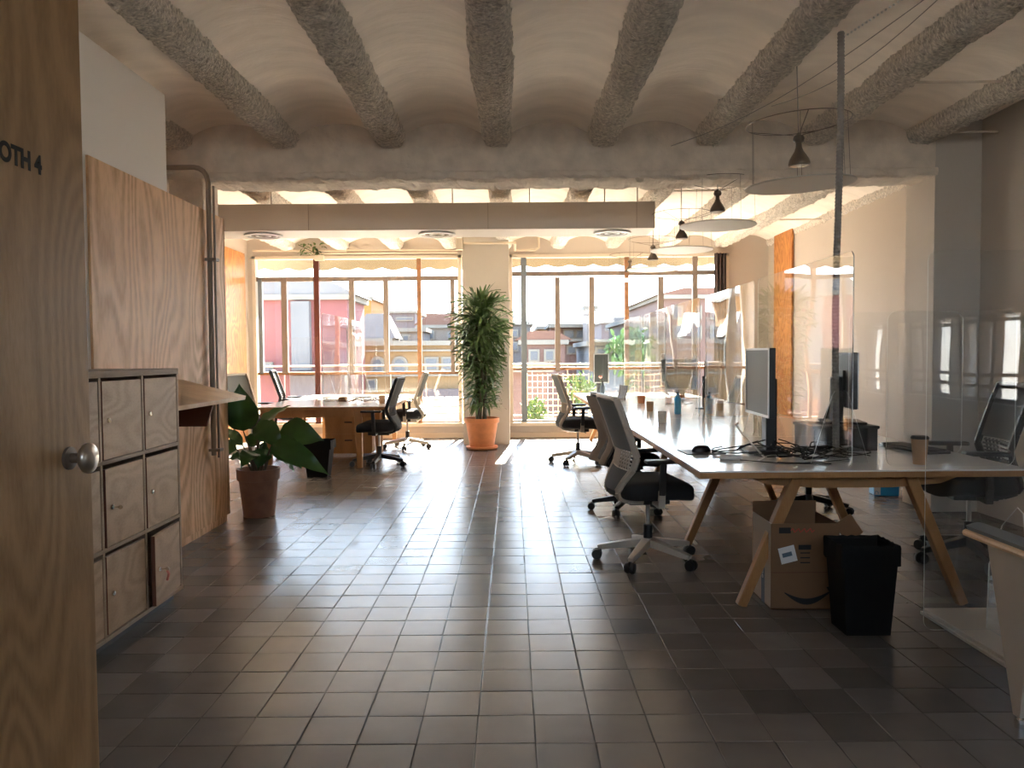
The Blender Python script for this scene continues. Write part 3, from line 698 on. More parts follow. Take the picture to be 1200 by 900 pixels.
rs = thing('monitor_riser', 'black box riser under the second monitor', 'riser', (2.0, 4.75, ZD))
rbox(-.20, .20, -.17, .17, .13, .15).build('top', M_BLACK, rs, bevel=.006); rbox(-.19, -.13, -.16, .16, 0, .131).build('side', M_BLACK, rs); rbox(.13, .19, -.16, .16, 0, .131).build('side', M_BLACK, rs); rbox(-.13, .13, .1, .12, 0, .131).build('back_panel', M_BLACK, rs)
kb_ = thing('keyboard', 'black keyboard lying beside the riser on the first desk', 'keyboard', (2.42, 4.62, ZD), R(100))
rbox(-.22, .22, -.075, .075, .0, .016).build('body', M_BLACK, kb_, bevel=.003)
km = MB()
for i in range(15):
    for j in range(5): km.box(-.21+.028*i, -.187+.028*i, -.068+.028*j, -.045+.028*j, .016, .024)
ko = km.build('keys', M_BLACKF, kb_); ko['kind'] = 'stuff'
mp_ = rbox(-.115, .115, -.11, .11, 0, .004).build('mouse_pad', M_BLACK, bevel=.001); mp_.location = (1.13, 4.58, ZD); mp_.rotation_euler = (0, 0, R(4)); tag(mp_, 'black mouse pad at the left edge of the first desk', 'mouse pad')
ms = thing('mouse', 'black computer mouse on the pad near the first desk edge', 'mouse', (1.13, 4.58, ZD+.004), R(15))
MB().grid(lambda u, v: ((.06*math.cos(2*math.pi*u))*math.sin(math.pi*v/2)**.6 if v else 0, (.034*math.sin(2*math.pi*u))*math.sin(math.pi*v/2)**.6 if v else 0, .038*math.cos(math.pi*v/2)), 24, 8).build('body', M_BLACK, ms, smooth=True, angle=80)
rbox(.025, .045, -.003, .003, .030, .034).build('wheel', M_STEEL, ms)
# tangle of cables
tc = MB()
for i in range(8):
    cx, cy = 1.56 + rnd.uniform(-.12, .26), 4.42 + rnd.uniform(-.20, .22); pts = []
    a = rnd.uniform(0, 6.28); rx, ry = rnd.uniform(.08, .26), rnd.uniform(.05, .16)
    for k in range(26):
        q = a + k*.30*(1 if i % 2 else -1)
        pts.append((cx + rx*math.cos(q) + .05*math.sin(k*.9+i), cy + ry*math.sin(q), ZD + .006 + abs(.085*math.sin(k*.33+i*1.7))*(.3 + .7*((i*37) % 10)/10)))
    tc.tube(pts, .0035, 6)
co = tc.build('cable_tangle', M_BLACK, smooth=True); tag(co, 'tangle of black cables around the monitor foot on the first desk', 'cables', kind='stuff')
MB_c = MB().tube([(1.36, 4.62, .90), (1.33, 4.55, .895), (1.33, 4.45, .86), (1.37, 4.32, .79), (1.39, 4.22, .745), (1.33, 4.15, .737)], .005, 8).build('white_cable', M_PAPER, smooth=True); tag(MB_c, 'white cable hanging in front of the monitor down to the desk', 'cable')
for i, pts in enumerate(([(1.42, 4.1, .735), (1.55, 4.07, .735), (1.7, 4.12, .735), (1.85, 4.2, .735), (1.9, 4.4, .735)], [(1.25, 4.2, .735), (1.45, 4.05, .735), (1.68, 4.03, .735)])):
    c = MB().tube(pts, .003, 6).build('cable', M_BLACK, smooth=True); tag(c, ['thin black cable curving toward the foot of the clear screen', 'thin black cable lying straight near the front edge of the first desk'][i], 'cable')
ad_ = rbox(-.035, .035, -.06, .06, 0, .02).build('power_adapter', M_PAPER, bevel=.006); ad_.location = (1.22, 4.27, ZD); ad_.rotation_euler = (0, 0, R(70)); tag(ad_, 'white power adapter lying by the mouse pad', 'adapter')
cu = thing('paper_cup', 'brown paper cup with dark lid on the right of the first desk', 'cup', (2.14, 4.02, ZD))
MB().lathe([(.030, 0), (.031, .004), (.042, .135), (.043, .137)], n=24).build('body', M_CUP, cu, smooth=True); MB().lathe([(.044, .134), (.044, .142), (.038, .150), (.036, .150)], n=24).build('lid', M_BLACK, cu, smooth=True)
# far clutter on the row
def tray(x, y, a, label):
    t = thing('desk_tray', label, 'tray', (x, y, ZD), R(a)); rbox(-.17, .17, -.12, .12, 0, .012).build('base', M_OAKL, t); rbox(-.17, .17, -.12, -.105, .012, .12).build('side', M_OAKL, t); rbox(-.17, -.155, -.105, .12, .012, .16).build('side', M_OAKL, t); rbox(.155, .17, -.105, .12, .012, .08).build('side', M_OAKL, t)
tray(2.05, 7.35, 12, 'yellowish wooden desk tray on the third desk')
def cup(x, y, m, label, h=.1, r=.038, lid=False, cat='cup'):
    t = MB().lathe([(r*.8, 0), (r*.85, .003), (r, h), (r*.9, h), (r*.75, .01)], n=18).build({'cup': 'cup', 'bottle': 'bottle', 'candle': 'cup'}.get(cat, cat), m, smooth=True); t.location = (x, y, ZD); tag(t, label, cat); return t
cup(1.28, 6.55, M_PAPER, 'white cup on the second desk near the aisle'); cup(1.42, 7.9, M_CUP, 'small brown cup on the third desk'); cup(2.2, 8.1, M_PAPER, 'white cup on the wall side of the third desk')
cup(1.55, 9.2, M_TERRA, 'orange pot on the fourth desk', .09, .05, cat='pot')
def bottle(x, y, m, label, h=.22):
    t = thing('bottle', label, 'bottle', (x, y, ZD)); MB().lathe([(.03, 0), (.034, .01), (.034, h*.68), (.014, h*.85), (.013, h*.93)], n=16).build('body', m, t, smooth=True); MB().lathe([(.016, h*.92), (.016, h)], n=12).build('cap', M_BLACK, t, smooth=True)
bottle(1.62, 7.5, M_BLUE, 'blue bottle on the third desk'); bottle(1.25, 10.6, M_TAPE, 'slate bottle on the last desk'); bottle(2.0, 9.3, M_PAPER, 'white bottle on the fourth desk')
monitor('small dark monitor on the last desk seen against the right window', (1.28, 11.0, ZD), R(95), .22, .42, 1.12)
monitor('dark monitor on the fourth desk among the clear screens', (1.95, 9.0, ZD), R(60), .45, .36, 1.08)
monitor('dark monitor on the third desk facing the wall', (2.15, 8.2, ZD), R(150), .45, .36, 1.06)
def lap(x, y, a, label):
    t = thing('laptop', label, 'laptop', (x, y, ZD), R(a)); rbox(-.16, .16, -.11, .11, 0, .012).build('base', M_SILV, t); rbox(-.16, .16, .105, .113, .008, .215, Matrix.Rotation(R(-12), 4, 'X')).build('lid', M_BLACK, t)
lap(1.3, 9.9, -80, 'open laptop on the last desk near the aisle')
fl_ = thing('flower_vase', 'small vase with a single orange flower on the last desk', 'vase', (1.24, 10.75, ZD))
MB().lathe([(.02, 0), (.035, .03), (.03, .07), (.012, .11)], n=14).build('vase', M_BLACK, fl_, smooth=True); MB().tube([(0, 0, .1), (.01, 0, .2), (-.01, 0, .26)], .003, 5).build('stem', M_GREEN, fl_); MB().lathe([(.004, .25), (.026, .27), (.022, .29), (.004, .295)], n=10).build('flower', M_PINK, fl_)
bk = rbox(-.1, .1, -.07, .07, 0, .045).build('book', M_TERRA); bk.location = (1.12, 10.1, ZD); tag(bk, 'orange-brown book lying at the aisle edge of the last desk', 'book')
# far left desk clutter
for i, (x, y, sx) in enumerate(((-2.38, 10.0, .07), (-2.22, 10.0, .06))):
    b = rbox(-sx, sx, -.05, .05, 0, .06).build('box', M_CARD); b.location = (x, y, ZD); tag(b, ['small brown cardboard box on the far left desk, the one nearer the wall', 'small brown cardboard box on the far left desk, the one nearer the aisle'][i], 'box')
cup(-1.62, 9.55, M_CUP, 'small tan cup at the aisle end of the far left desk', .10, .04)
tc = MB()
for i in range(7):
    pts = [(-2.0 + .07*i*.5 + .12*math.cos(k*.5+i), 9.85 + .08*math.sin(k*.5+i), ZD+.006+abs(.06*math.sin(k*.4+i))) for k in range(16)]
    tc.tube(pts, .004, 5)
co = tc.build('cable_tangle', M_LAMP, smooth=True); tag(co, 'loose coil of cables on the far left desk', 'cables', kind='stuff')

# ================================================================= FLOOR THINGS
bx = thing('cardboard_box', 'open cardboard shipping box with a shipping label under the first desk', 'box', (1.325, 3.91, 0))
W_, D_, H_ = .35, .31, .445
rbox(0, W_, 0, .005, 0, H_).build('front_panel', M_CARD, bx); rbox(0, W_, D_-.005, D_, 0, H_+.06).build('back_panel', M_CARD, bx)
rbox(0, .005, .005, D_-.005, 0, H_).build('side_panel', M_CARDLIT, bx); rbox(W_-.005, W_, .005, D_-.005, 0, H_).build('side_panel', M_CARD, bx); rbox(0, W_, 0, D_, 0, .006).build('bottom', M_CARD, bx)
rbox(0, .12, .0, .004, 0, .10, Matrix.Translation((W_, .06, H_-.02)) @ Matrix.Rotation(R(55), 4, 'Y')).build('flap', M_CARD, bx)
rbox(.0, W_, -.001, 0, .19, .194).build('seam', M_EDGE, bx)
mr = Matrix.Translation((.085, -.0015, .285)) @ Matrix.Rotation(R(-14), 4, 'Y')
rbox(-.042, .042, 0, .001, -.042, .042, mr).build('shipping_label', M_PAPER, bx); rbox(-.028, .022, -.0006, 0, -.010, .012, mr).build('barcode', M_TAPE, bx)
sm = MB(); N_ = 14
up_ = []; lo_ = []
for k in range(N_+1):
    u = k/N_; x = .07 + .235*u; zc = .095 - .055*math.sin(math.pi*u*.93+.15); th = .013*math.sin(math.pi*u)+.003
    up_.append((x, zc+th)); lo_.append((x, zc-th))
sm.prism(lo_ + up_[::-1], (0, 0, 0), (1, 0, 0), (0, 0, 1), .0012).build('smile_arrow', M_INK, bx)
MB().prism([(.285, .115), (.325, .12), (.315, .075), (.30, .09)], (0, 0, 0), (1, 0, 0), (0, 0, 1), .0012).build('arrow_head', M_INK, bx)
for z in (.29, .265, .24): rbox(.15, .20, -.001, 0, z, z+.006).build('print', M_INK, bx)
rbox(.14, .205, -.001, 0, .31, .335).build('print', M_INK, bx); rbox(.04, .10, -.001, 0, .395, .425).build('print', M_INK, bx)
sc_ = MB(); sc_.tube([(.10+.01*k, -.001, .41 + .012*math.sin(k*2.1)) for k in range(13)], .0025, 5); sc_.build('red_writing', M_RED, bx)
rbox(-.0012, 0, .10, .15, 0, .27).build('tape', M_TAPE, bx); tx_ = text('prime', .05, (-.0016, .14, .245), (R(90), R(90), R(-90)), M_PAPER, bx, 'tape_print', .0003)
rbox(-.0018, -.0012, .12, .17, .17, .20).build('sticker', M_PINK, bx)

M_BAG = mat('bin_bag', (.004, .0038, .0036), .7, bump=.2, bscale=14, spec=.2)
M_BIN = mat('bin_plastic', (.005, .0045, .0042), .7, spec=.2)
def bin_(label, x, y, w0, w1, d0, d1, h, name='waste_bin', rz=0):
    t = thing(name, label, 'bin', (x, y, 0), rz)
    def shell(inset, z0):
        v = []
        for ww, dd, z in ((w0-inset, d0-inset, z0), (w1-inset, d1-inset, h)):
            v += [(-ww/2, -dd/2, z), (ww/2, -dd/2, z), (ww/2, dd/2, z), (-ww/2, dd/2, z)]
        return v
    m_ = MB(); o = shell(0, .0); i_ = shell(.01, .008); m_.add(o+i_, [(3,2,1,0)] + [(k, (k+1)%4, 4+(k+1)%4, 4+k) for k in range(4)] + [(8, 9, 10, 11)] + [(12+k, 12+(k+1)%4, 8+(k+1)%4, 8+k) for k in range(4)] + [(4+k, 4+(k+1)%4, 12+(k+1)%4, 12+k) for k in range(4)])
    m_.build('body', M_BIN, t)
    bg = MB(); n = 40; ring = []
    for lay, (gr, z) in enumerate(((1.045, h-.085), (1.05, h-.04), (1.055, h+.0), (1.02, h+.012), (.97, h+.002), (.93, h-.06))):
        for k in range(n):
            a = 2*math.pi*k/n; c_, s_ = math.cos(a), math.sin(a); q = max(abs(c_), abs(s_)); jit = 1 + .012*math.sin(k*5.3+lay)
            ring.append((c_/q*w1/2*gr*jit, s_/q*d1/2*gr*jit, z + .008*math.sin(k*2.7)*(1 if lay in (0, 1) else .4)))
    bg.add(ring, [(l*n+k, l*n+(k+1)%n, (l+1)*n+(k+1)%n, (l+1)*n+k) for l in range(5) for k in range(n)])
    bg.build('bin_bag', M_BAG, t, smooth=True)
    return t
bin_('black waste bin lined with a bag beside the cardboard box', 1.655, 3.62, .205, .26, .17, .21, .415)
bin_('dark waste bin behind the broad-leaved plant', -2.14, 8.45, .22, .31, .18, .23, .39)
wp = thing('water_pack', 'blue wrapped pack on the floor near the right pillar', 'pack', (3.42, 7.0, 0), R(-8))
rbox(-.10, .12, 0, .16, 0, .145).build('wrap', M_BLUE, wp, bevel=.012); rbox(-.10, -.045, -.002, 0, .012, .135).build('label_panel', M_PAPER, wp)
text('CE', .05, (-.098, -.0035, .05), (R(90), R(90), 0), M_BLUE, wp, 'label_print', .0005)

# ================================================================= PLANTS
# tall dracaena
tp = thing('potted_dracaena', 'tall bushy dracaena in an orange terracotta pot before the column', 'plant', (-.43, 10.80, 0))
MB().lathe([(.20, 0), (.225, .02), (.225, .045), (.21, .045)], n=32).build('saucer', M_TERRA, tp, smooth=True)
MB().lathe([(.17, .03), (.225, .37), (.245, .375), (.25, .44), (.228, .44), (.218, .39), (.17, .36)], n=36, closed=False).build('pot', M_TERRA, tp, smooth=True)
MB().lathe([(.02, .395), (.215, .39)], n=24).build('soil', M_SOIL, tp)
for k in range(7):
    a = k*.9; r0 = .05 + .02*(k % 3)
    MB().tube([(r0*math.cos(a), r0*math.sin(a), .38), (r0*1.3*math.cos(a+.3), r0*1.3*math.sin(a+.3), 1.0), (r0*1.5*math.cos(a+.5), r0*1.5*math.sin(a+.5), 1.35+.1*k)], [.022, .018, .014], 8).build('cane', M_STEM, tp, smooth=True)
def strap(ln, wd, droop, tw):
    def f(u, v):
        ww = wd*(math.sin(math.pi*min(.999, .12+u*.88))**.7)*(1 if u < 1 else 0)
        x = ln*(u - .18*droop*u*u); z = ln*(.35*u - droop*u*u)
        s = (v-.5)
        return (x, s*ww, z + abs(s)*ww*.35 + tw*s*u*.05)
    return MB().grid(f, 7, 2)
lm = [strap(1, .11, dr_, tw).mesh('leaf', M_LEAF, True, 80) for dr_, tw in ((.35, 0), (.75, 1), (1.0, -1), (.15, .5), (.55, -.6))]
def env(z):   # foliage half width by height
    P_ = [(.45, .20), (.62, .26), (.85, .24), (1.15, .30), (1.4, .36), (1.65, .40), (1.85, .42), (2.05, .34), (2.25, .14)]
    for (a, r0), (b, r1) in zip(P_, P_[1:]):
        if a <= z <= b: return r0 + (r1-r0)*(z-a)/(b-a)
    return .1
def rand_leaf(i):
    z = .56 + 1.46*(rnd.random()**.8); a = rnd.uniform(0, 2*math.pi); r0 = .13*rnd.random()+.02
    L_ = max(.2, (env(z)+.05-r0)*rnd.uniform(.8, 1.2)); pitch = rnd.uniform(-.5, .6) + (.7 if z > 1.85 else 0)
    return (r0*math.cos(a), r0*math.sin(a), z), Euler((rnd.uniform(-.3, .3), -pitch, a)), L_
for i in range(285):
    l_, e_, L_ = rand_leaf(i); o = bpy.data.objects.new('leaf', lm[i % 5]); COL.objects.link(o); o.parent = tp; o.location = l_; o.rotation_euler = e_; o.scale = (L_, L_*.7+.2, L_)
fo = MB(); src = [strap(1, .11, dr_, tw) for dr_, tw in ((.4, 0), (.8, 1), (.2, -1))]
for i in range(620):
    l_, e_, L_ = rand_leaf(i); mm = Matrix.Translation(l_) @ e_.to_matrix().to_4x4() @ Matrix.Diagonal((L_, L_*.7+.2, L_, 1)); s_ = src[i % 3]; fo.add([mm @ Vector(p) for p in s_.v], s_.f)
fo_ = fo.build('foliage', M_LEAF, tp, smooth=True, angle=80); fo_['kind'] = 'stuff'

# broad-leaved plant
bp_ = thing('broad_leaved_plant', 'broad-leaved plant in a dark clay pot beside the plywood wall end', 'plant', (-2.115, 6.36, 0))
MB().lathe([(.125, 0), (.157, .30), (.172, .305), (.177, .395), (.158, .395), (.15, .35), (.13, .33)], n=32, closed=False).build('pot', M_TERRAD, bp_, smooth=True)
MB().lathe([(.02, .355), (.15, .35)], n=24).build('soil', M_SOIL, bp_)
def leafm(base, tip, wd, up, sag=.05, fold=.25):
    base = Vector(base); tip = Vector(tip); d = tip-base; up = Vector(up); side = d.cross(up).normalized(); nn = side.cross(d).normalized()
    def f(u, v):
        s = 2*v-1; ww = wd/2*math.sin(math.pi*u**.72)**(.8 if u < .5 else 1.15) if 0 < u < 1 else 0
        return base + d*u + side*s*ww + nn*(fold*abs(s)*ww + sag*math.sin(math.pi*u) + .008*math.sin(u*22)*abs(s))
    return MB().grid(f, 14, 6)
def pw(px, py, d): return ((px-600)*d/900 + 2.115, d-6.36, H-(py-416)*d/900)
LV = [((284, 503, 6.35), (280, 447, 6.30), .27, (.3, -1, 0), .03), ((300, 503, 6.4), (341, 473, 6.5), .16, (0, -.4, 1), .03), ((300, 495, 6.2), (330, 524, 6.1), .20, (.3, -1, .5), .03),
      ((325, 507, 6.3), (379, 515, 6.25), .27, (0, -.9, .55), .05), ((318, 517, 6.1), (384, 556, 6.0), .18, (.2, -1, .6), .04), ((322, 520, 6.3), (342, 552, 6.4), .12, (1, -.5, .2), .02),
      ((283, 520, 6.5), (266, 500, 6.7), .10, (0, -1, .4), .02), ((276, 525, 6.5), (256, 520, 6.6), .14, (0, -1, .4), .02), ((292, 522, 6.5), (303, 505, 6.6), .14, (0, -1, .3), .02),
      ((300, 530, 6.2), (280, 548, 6.05), .16, (0, -.7, .8), .05), ((310, 525, 6.3), (300, 548, 6.2), .17, (0, -1, .2), .03), ((303, 500, 6.5), (327, 510, 6.45), .19, (0, -1, .6), .03),
      ((300, 525, 6.5), (318, 535, 6.4), .17, (0, -1, .3), .03), ((285, 535, 6.3), (265, 537, 6.2), .10, (0, -.7, .8), .02), ((322, 512, 6.2), (352, 548, 6.1), .21, (.2, -1, .4), .03)]
for b, t_, wd, up, sag in LV:
    B = pw(*b); Tt = pw(*t_)
    leafm(B, Tt, wd, up, sag).build('leaf', M_LEAF2, bp_, smooth=True, angle=80)
    MB().tube([(B[0]*.25, B[1]*.2, .35), (B[0]*.6, B[1]*.5+.0, (.35+B[2])/2+.03), B], [.010, .008, .005], 7).build('leaf_stalk', M_STEM, bp_, smooth=True)

# trailing plant on lintel
hp = thing('hanging_plant', 'small trailing green plant hanging from the duct near the left window', 'plant', (-3.15, 12.17, 2.92))
for k in range(26):
    lf = strap(.10, .05, .8, 0); o = lf.build('leaf', M_GREEN, hp); o.location = (rnd.uniform(-.18, .18), rnd.uniform(-.1, .1), rnd.uniform(.0, .16) + .0); o.rotation_euler = (rnd.uniform(-.5, .5), rnd.uniform(-.8, .6), rnd.uniform(0, 6.3))
MB().tube([(-.2, 0, .16), (0, 0, .06), (.14, 0, .0), (.16, 0, -.02)], .006, 6).build('vine', M_STEM, hp); rbox(.06, .2, -.05, .05, -.09, -.01).build('pot', M_WFRAME, hp)

# ================================================================= PENDANT LAMPS
def make_lamp(label):
    t = thing('pendant_lamp', label, 'lamp')     # z=0 is the disc
    MB().lathe([(.02, -.004), (.315, -.004), (.32, .0), (.315, .006), (.02, .008)], n=48).build('disc', M_DISC, t, smooth=True)
    MB().tube([(.30*math.cos(a*math.pi/20), .30*math.sin(a*math.pi/20), .37) for a in range(41)], .0026, 6).build('ring', M_LAMP, t)
    for k in range(3):
        a = k*2.094+.35; x, y = math.cos(a), math.sin(a)
        MB().bar((x*.30, y*.30, .37), (x*.03, y*.03, .30), .004, .004).build('spoke', M_LAMP, t)
    wr = MB()
    for k in range(6):
        a = k*1.047+.2; x, y = math.cos(a), math.sin(a); wr.tube([(x*.30, y*.30, .37), (x*.31, y*.31, .003)], .0014, 4)
    wr.build('wires', M_LAMP, t)
    MB().lathe([(.030, .115), (.062, .118), (.064, .128), (.058, .150), (.045, .172), (.027, .20), (.018, .225), (.017, .25), (.03, .258), (.034, .275), (.027, .292), (.012, .30), (.006, .31)], n=28).build('lamp_head', M_LAMP, t, smooth=True)
    MB().lathe([(.001, .112), (.052, .115)], n=24).build('bulb_glass', M_BULB, t)
    MB().tube([(0, 0, .30), (0, 0, .80)], .0035, 6).build('cable', M_COND, t)
    return t
ll = ['pendant lamp with white disc reflector hanging nearest, beside the corrugated conduit', 'second pendant lamp of the row, its disc just past the beam', 'third pendant lamp of the row with a pale disc', 'fourth pendant lamp of the row, near the right window', 'last and smallest pendant lamp, its disc in front of the window mullion']
lp0 = make_lamp(ll[0]); kids_snapshot(lp0)
for k, (x, y, z) in enumerate(((1.75, 4.69, 2.335), (1.75, 6.55, 2.40), (1.755, 7.95, 2.385), (1.755, 9.55, 2.365), (1.755, 11.4, 2.415))):
    o = lp0 if k == 0 else copy_tree(lp0); o.location = (x, y, z); o['label'] = ll[k]; o['group'] = 'pendant lamps over the desk row'; o.rotation_euler = (0, 0, k*.7)
lp0.rotation_euler = (R(2.0), R(-2.5), 0)
# corrugated conduit
cd = thing('corrugated_conduit', 'grey corrugated conduit dropping from the ceiling to the desk row', 'conduit', (1.81, 4.29, 0))
pts = []; rs_ = []; nn = 240
for k in range(nn+1):
    z = 3.08 - (3.08-.74)*k/nn; sway = .006*math.sin(k*.03) + .012*(1-k/nn)**2
    pts.append((sway, 0, z)); rs_.append(.020 if k % 2 else .0165)
MB().tube(pts, rs_, 10).build('tube', M_COND, cd, smooth=False)
ch = MB()
for k in range(22): ch.lathe([(.003, -.006), (.008, 0), (.003, .006)], (.03+.012*k, -.018*k, 3.055+.0052*k), 8)
ch.build('chain', M_PAPER, cd)
for i, (a, b) in enumerate((((2.02, 3.6, 3.02), (1.3, 6.28, 3.0)), ((2.06, 3.6, 3.02), (1.75, 5.2, 2.97)))):
    A, B = Vector(a), Vector(b); c = MB().tube([A.lerp(B, k/10) + Vector((0, 0, -.10*math.sin(math.pi*k/10))) for k in range(11)], .0025, 6).build('ceiling_cable', M_COND, smooth=True)
    tag(c, ['thin grey cable slung across the vaults toward the main beam', 'thin grey cable slung from the ceiling to the nearest pendant lamp'][i], 'cable')

# curtain at right window
cv = MB().grid(lambda u, v: (3.20+.19*u, 12.16+.04*math.sin(u*22), 2.90-2.87*v), 24, 6, th=.004).build('curtain', M_CURT, smooth=True); tag(cv, 'dark brown curtain gathered at the right end of the right window', 'curtain')

# ================================================================= OUTSIDE
tr = struct(rbox(-9, 9, YW+.28, 15.5, -.35, -.02).build('terrace_ground', M_TERRACE))
gr_ = struct(rbox(-300, 300, 15.6, 500, -16.2, -16).build('city_ground', mat('city_ground', (.20, .16, .13), .9, var=.2, vscale=.3)))
rl = thing('railing', 'thin metal railing at the edge of the terrace outside', 'railing', (0, 15.2, 0))
MB().tube([(-8, 0, 1.13), (8, 0, 1.13)], .02, 8).build('top_rail', M_MULL, rl); MB().tube([(-8, 0, .12), (8, 0, .12)], .015, 8).build('bottom_rail', M_MULL, rl)
bl = MB()
for k in range(24): MB().tube([(-8+.7*k, 0, -.02), (-8+.7*k, 0, 1.13)], .012, 6).build('post', M_MULL, rl)
# awnings with scalloped valance
for nm, x0, x1, zv in (('left', -5.4, -.55, 2.90), ('right', -.35, 4.6, 2.93)):
    aw = thing('awning', 'beige awning with scalloped valance outside the %s window' % nm, 'awning', (0, 0, 0))
    MB().grid(lambda u, v, x0=x0, x1=x1, zv=zv: (x0+(x1-x0)*u, 12.65+1.15*v, 3.46+(zv+.18-3.46)*v), 20, 2, th=.004).build('canopy', M_AWN, aw)
    n = int((x1-x0)/.05)
    top = [(x0+(x1-x0)*k/n, zv+.20) for k in range(n+1)]; bot = [(x0+(x1-x0)*k/n, zv-.05*abs(math.cos(math.pi*(x0+(x1-x0)*k/n)/.42))) for k in range(n+1)]
    MB().prism(bot + top[::-1], (0, 13.8, 0), (1, 0, 0), (0, 0, 1), .004).build('valance', M_AWN, aw)
    MB().tube([(x0, 13.78, zv+.2), (x1, 13.78, zv+.2)], .02, 8).build('front_bar', M_WFRAME, aw)
    for x in (x0+1.4, x1-1.4): MB().tube([(x, 13.78, zv+.18), (x+.3, 13.1, zv+.1), (x, 12.62, zv+.3)], .016, 8).build('arm', M_WFRAME, aw)
# terrace things
lt = thing('trellis', 'pale wooden lattice trellis on the terrace outside the right window', 'trellis', (.85, 15.0, 0))
for k in range(13):
    MB().bar((-.55+.1*k, 0, .0), (-.55+.1*k+.0, 0, .95), .012, .02).build('slat', M_OAKL, lt)
for k in range(8): MB().bar((-.55, .015, .08+.12*k), (.65, .015, .08+.12*k), .012, .02).build('slat', M_OAKL, lt)
def shrub(label, x, y, z, r, n, m=M_GREEN, name='shrub', ls=.12):
    t = thing(name, label, 'shrub', (x, y, z)); mb_ = MB(); s_ = strap(1, .4, .4, 0); rr = random.Random(int(x*100)+5)
    for k in range(n):
        d = Vector((rr.gauss(0, 1), rr.gauss(0, 1), rr.gauss(0, 1))).normalized()*r*rr.uniform(.3, 1); q = Euler((rr.uniform(0, 6), rr.uniform(0, 6), rr.uniform(0, 6))).to_matrix().to_4x4()
        mm = Matrix.Translation(d+Vector((0, 0, r))) @ q @ Matrix.Scale(ls, 4); mb_.add([mm @ Vector(p) for p in s_.v], s_.f)
    o = mb_.build('foliage', m, t); o['kind'] = 'stuff'; MB().tube([(0, 0, -.0), (0, 0, r)], r*.08, 6).build('trunk', M_STEM, t); return t
shrub('green potted shrub on the terrace low in the right window', .42, 14.4, .0, .26, 160)
shrub('leafy shrub beside the trellis outside the right window', 1.35, 14.8, .25, .38, 220)
shrub('small shrub on the terrace below the left window', -2.9, 14.5, .0, .25, 120)
for x, y, lb, cat_ in ((-1.3, 14.4, 'low slatted crate on the terrace outside the left window', 'crate'), (-3.6, 14.7, 'pale slatted crate on the terrace by the railing at left', 'crate')):
    t = thing('crate', lb, cat_, (x, y, -.02))
    for k in range(4):
        rbox(-.45, .45, -.02, 0, .02+.13*k, .11+.13*k).build('slat', M_OAKL, t); rbox(-.45, .45, .5, .52, .02+.13*k, .11+.13*k).build('slat', M_OAKL, t)
    for k in range(6): rbox(-.45+.152*k, -.32+.152*k, -.0, .5, .52, .535).build('slat', M_OAKL, t)

# --- buildings
def bmat(n, c): return mat('facade_'+n, c, .85, var=.10, vscale=.8)
F_RED = bmat('red', (.115, .034, .030)); F_YEL = bmat('yellow', (.14, .085, .035)); F_TAN = bmat('tan', (0.108, 0.086, 0.066)); F_PINK = bmat('pink', (0.111, 0.092, 0.077)); F_BRICK = bmat('brick', (.085, .046, .034))
F_GREY = bmat('grey', (0.083, 0.079, 0.077)); F_ORG = bmat('orange', (.20, .085, .012)); F_ROOF = bmat('roof_tile', (.085, .038, .022)); F_CREAM = bmat('cream', (0.119, 0.105, 0.081)); F_BLUE = bmat('blue', (0.072, 0.077, 0.083))
F_WIN = mat('far_window', (.035, .042, .05), .35); F_SH = bmat('shutter', (0.076, 0.069, 0.064)); F_BR = bmat('brown', (0.069, 0.053, 0.050))
def W(px, py, d): return ((px-600)*d/900, H-(py-416)*d/900)
def building(label, d, px0, px1, py, fac, dep=8, roof=None, wins=(), arch=(), roofh=1.2, extra=(), base=-16):
    x0, zt = W(px0, py, d); x1, _ = W(px1, py, d)
    t = thing('building', label, 'building', ((x0+x1)/2, d, base)); w2 = (x1-x0)/2; h = zt-base
    rbox(-w2, w2, 0, dep, 0, h).build('wall', fac, t)
    rbox(-w2-.15, w2+.15, -.15, dep+.15, h, h+.18).build('cornice', F_CREAM, t)
    if roof:
        MB().prism([(-w2-.3, 0), (w2+.3, 0), (w2*.6, roofh), (-w2*.6, roofh)], (0, dep, h+.18), (1, 0, 0), (0, 0, 1), dep+.1).build('roof', roof, t)
    for (a, b, c, e) in wins:   # pixel rects
        xa, za = W(a, c, d); xb, zb = W(b, e, d); cx = (x0+x1)/2
        f_ = rbox(xa-cx-.08, xb-cx+.08, -.10, .02, zb-base-.08, za-base+.08).build('window', F_CREAM, t); rbox(xa-cx, xb-cx, -.13, -.09, zb-base, za-base).build('pane', F_WIN, f_)
    for (a, b, c, e) in arch:
        xa, za = W(a, c, d); xb, zb = W(b, e, d); cx = (x0+x1)/2; r = (xb-xa)/2; mx_ = (xa+xb)/2-cx
        def ap(rr): return [(mx_-rr, zb-base), (mx_+rr, zb-base)] + [(mx_+rr*math.cos(k*math.pi/10), za-base-r+rr*math.sin(k*math.pi/10)) for k in range(11)]
        f_ = MB().prism(ap(r+.12), (0, .02, 0), (1, 0, 0), (0, 0, 1), .12).build('window', F_CREAM, t); MB().prism(ap(r), (0, -.06, 0), (1, 0, 0), (0, 0, 1), .12).build('pane', F_WIN, f_)
    for (a, b, c, e, m_, nm, dy) in extra:
        xa, za = W(a, c, d); xb, zb = W(b, e, d); cx = (x0+x1)/2
        rbox(xa-cx, xb-cx, dy, dy+1.0, zb-base, za-base).build(nm, m_, t)
    return t
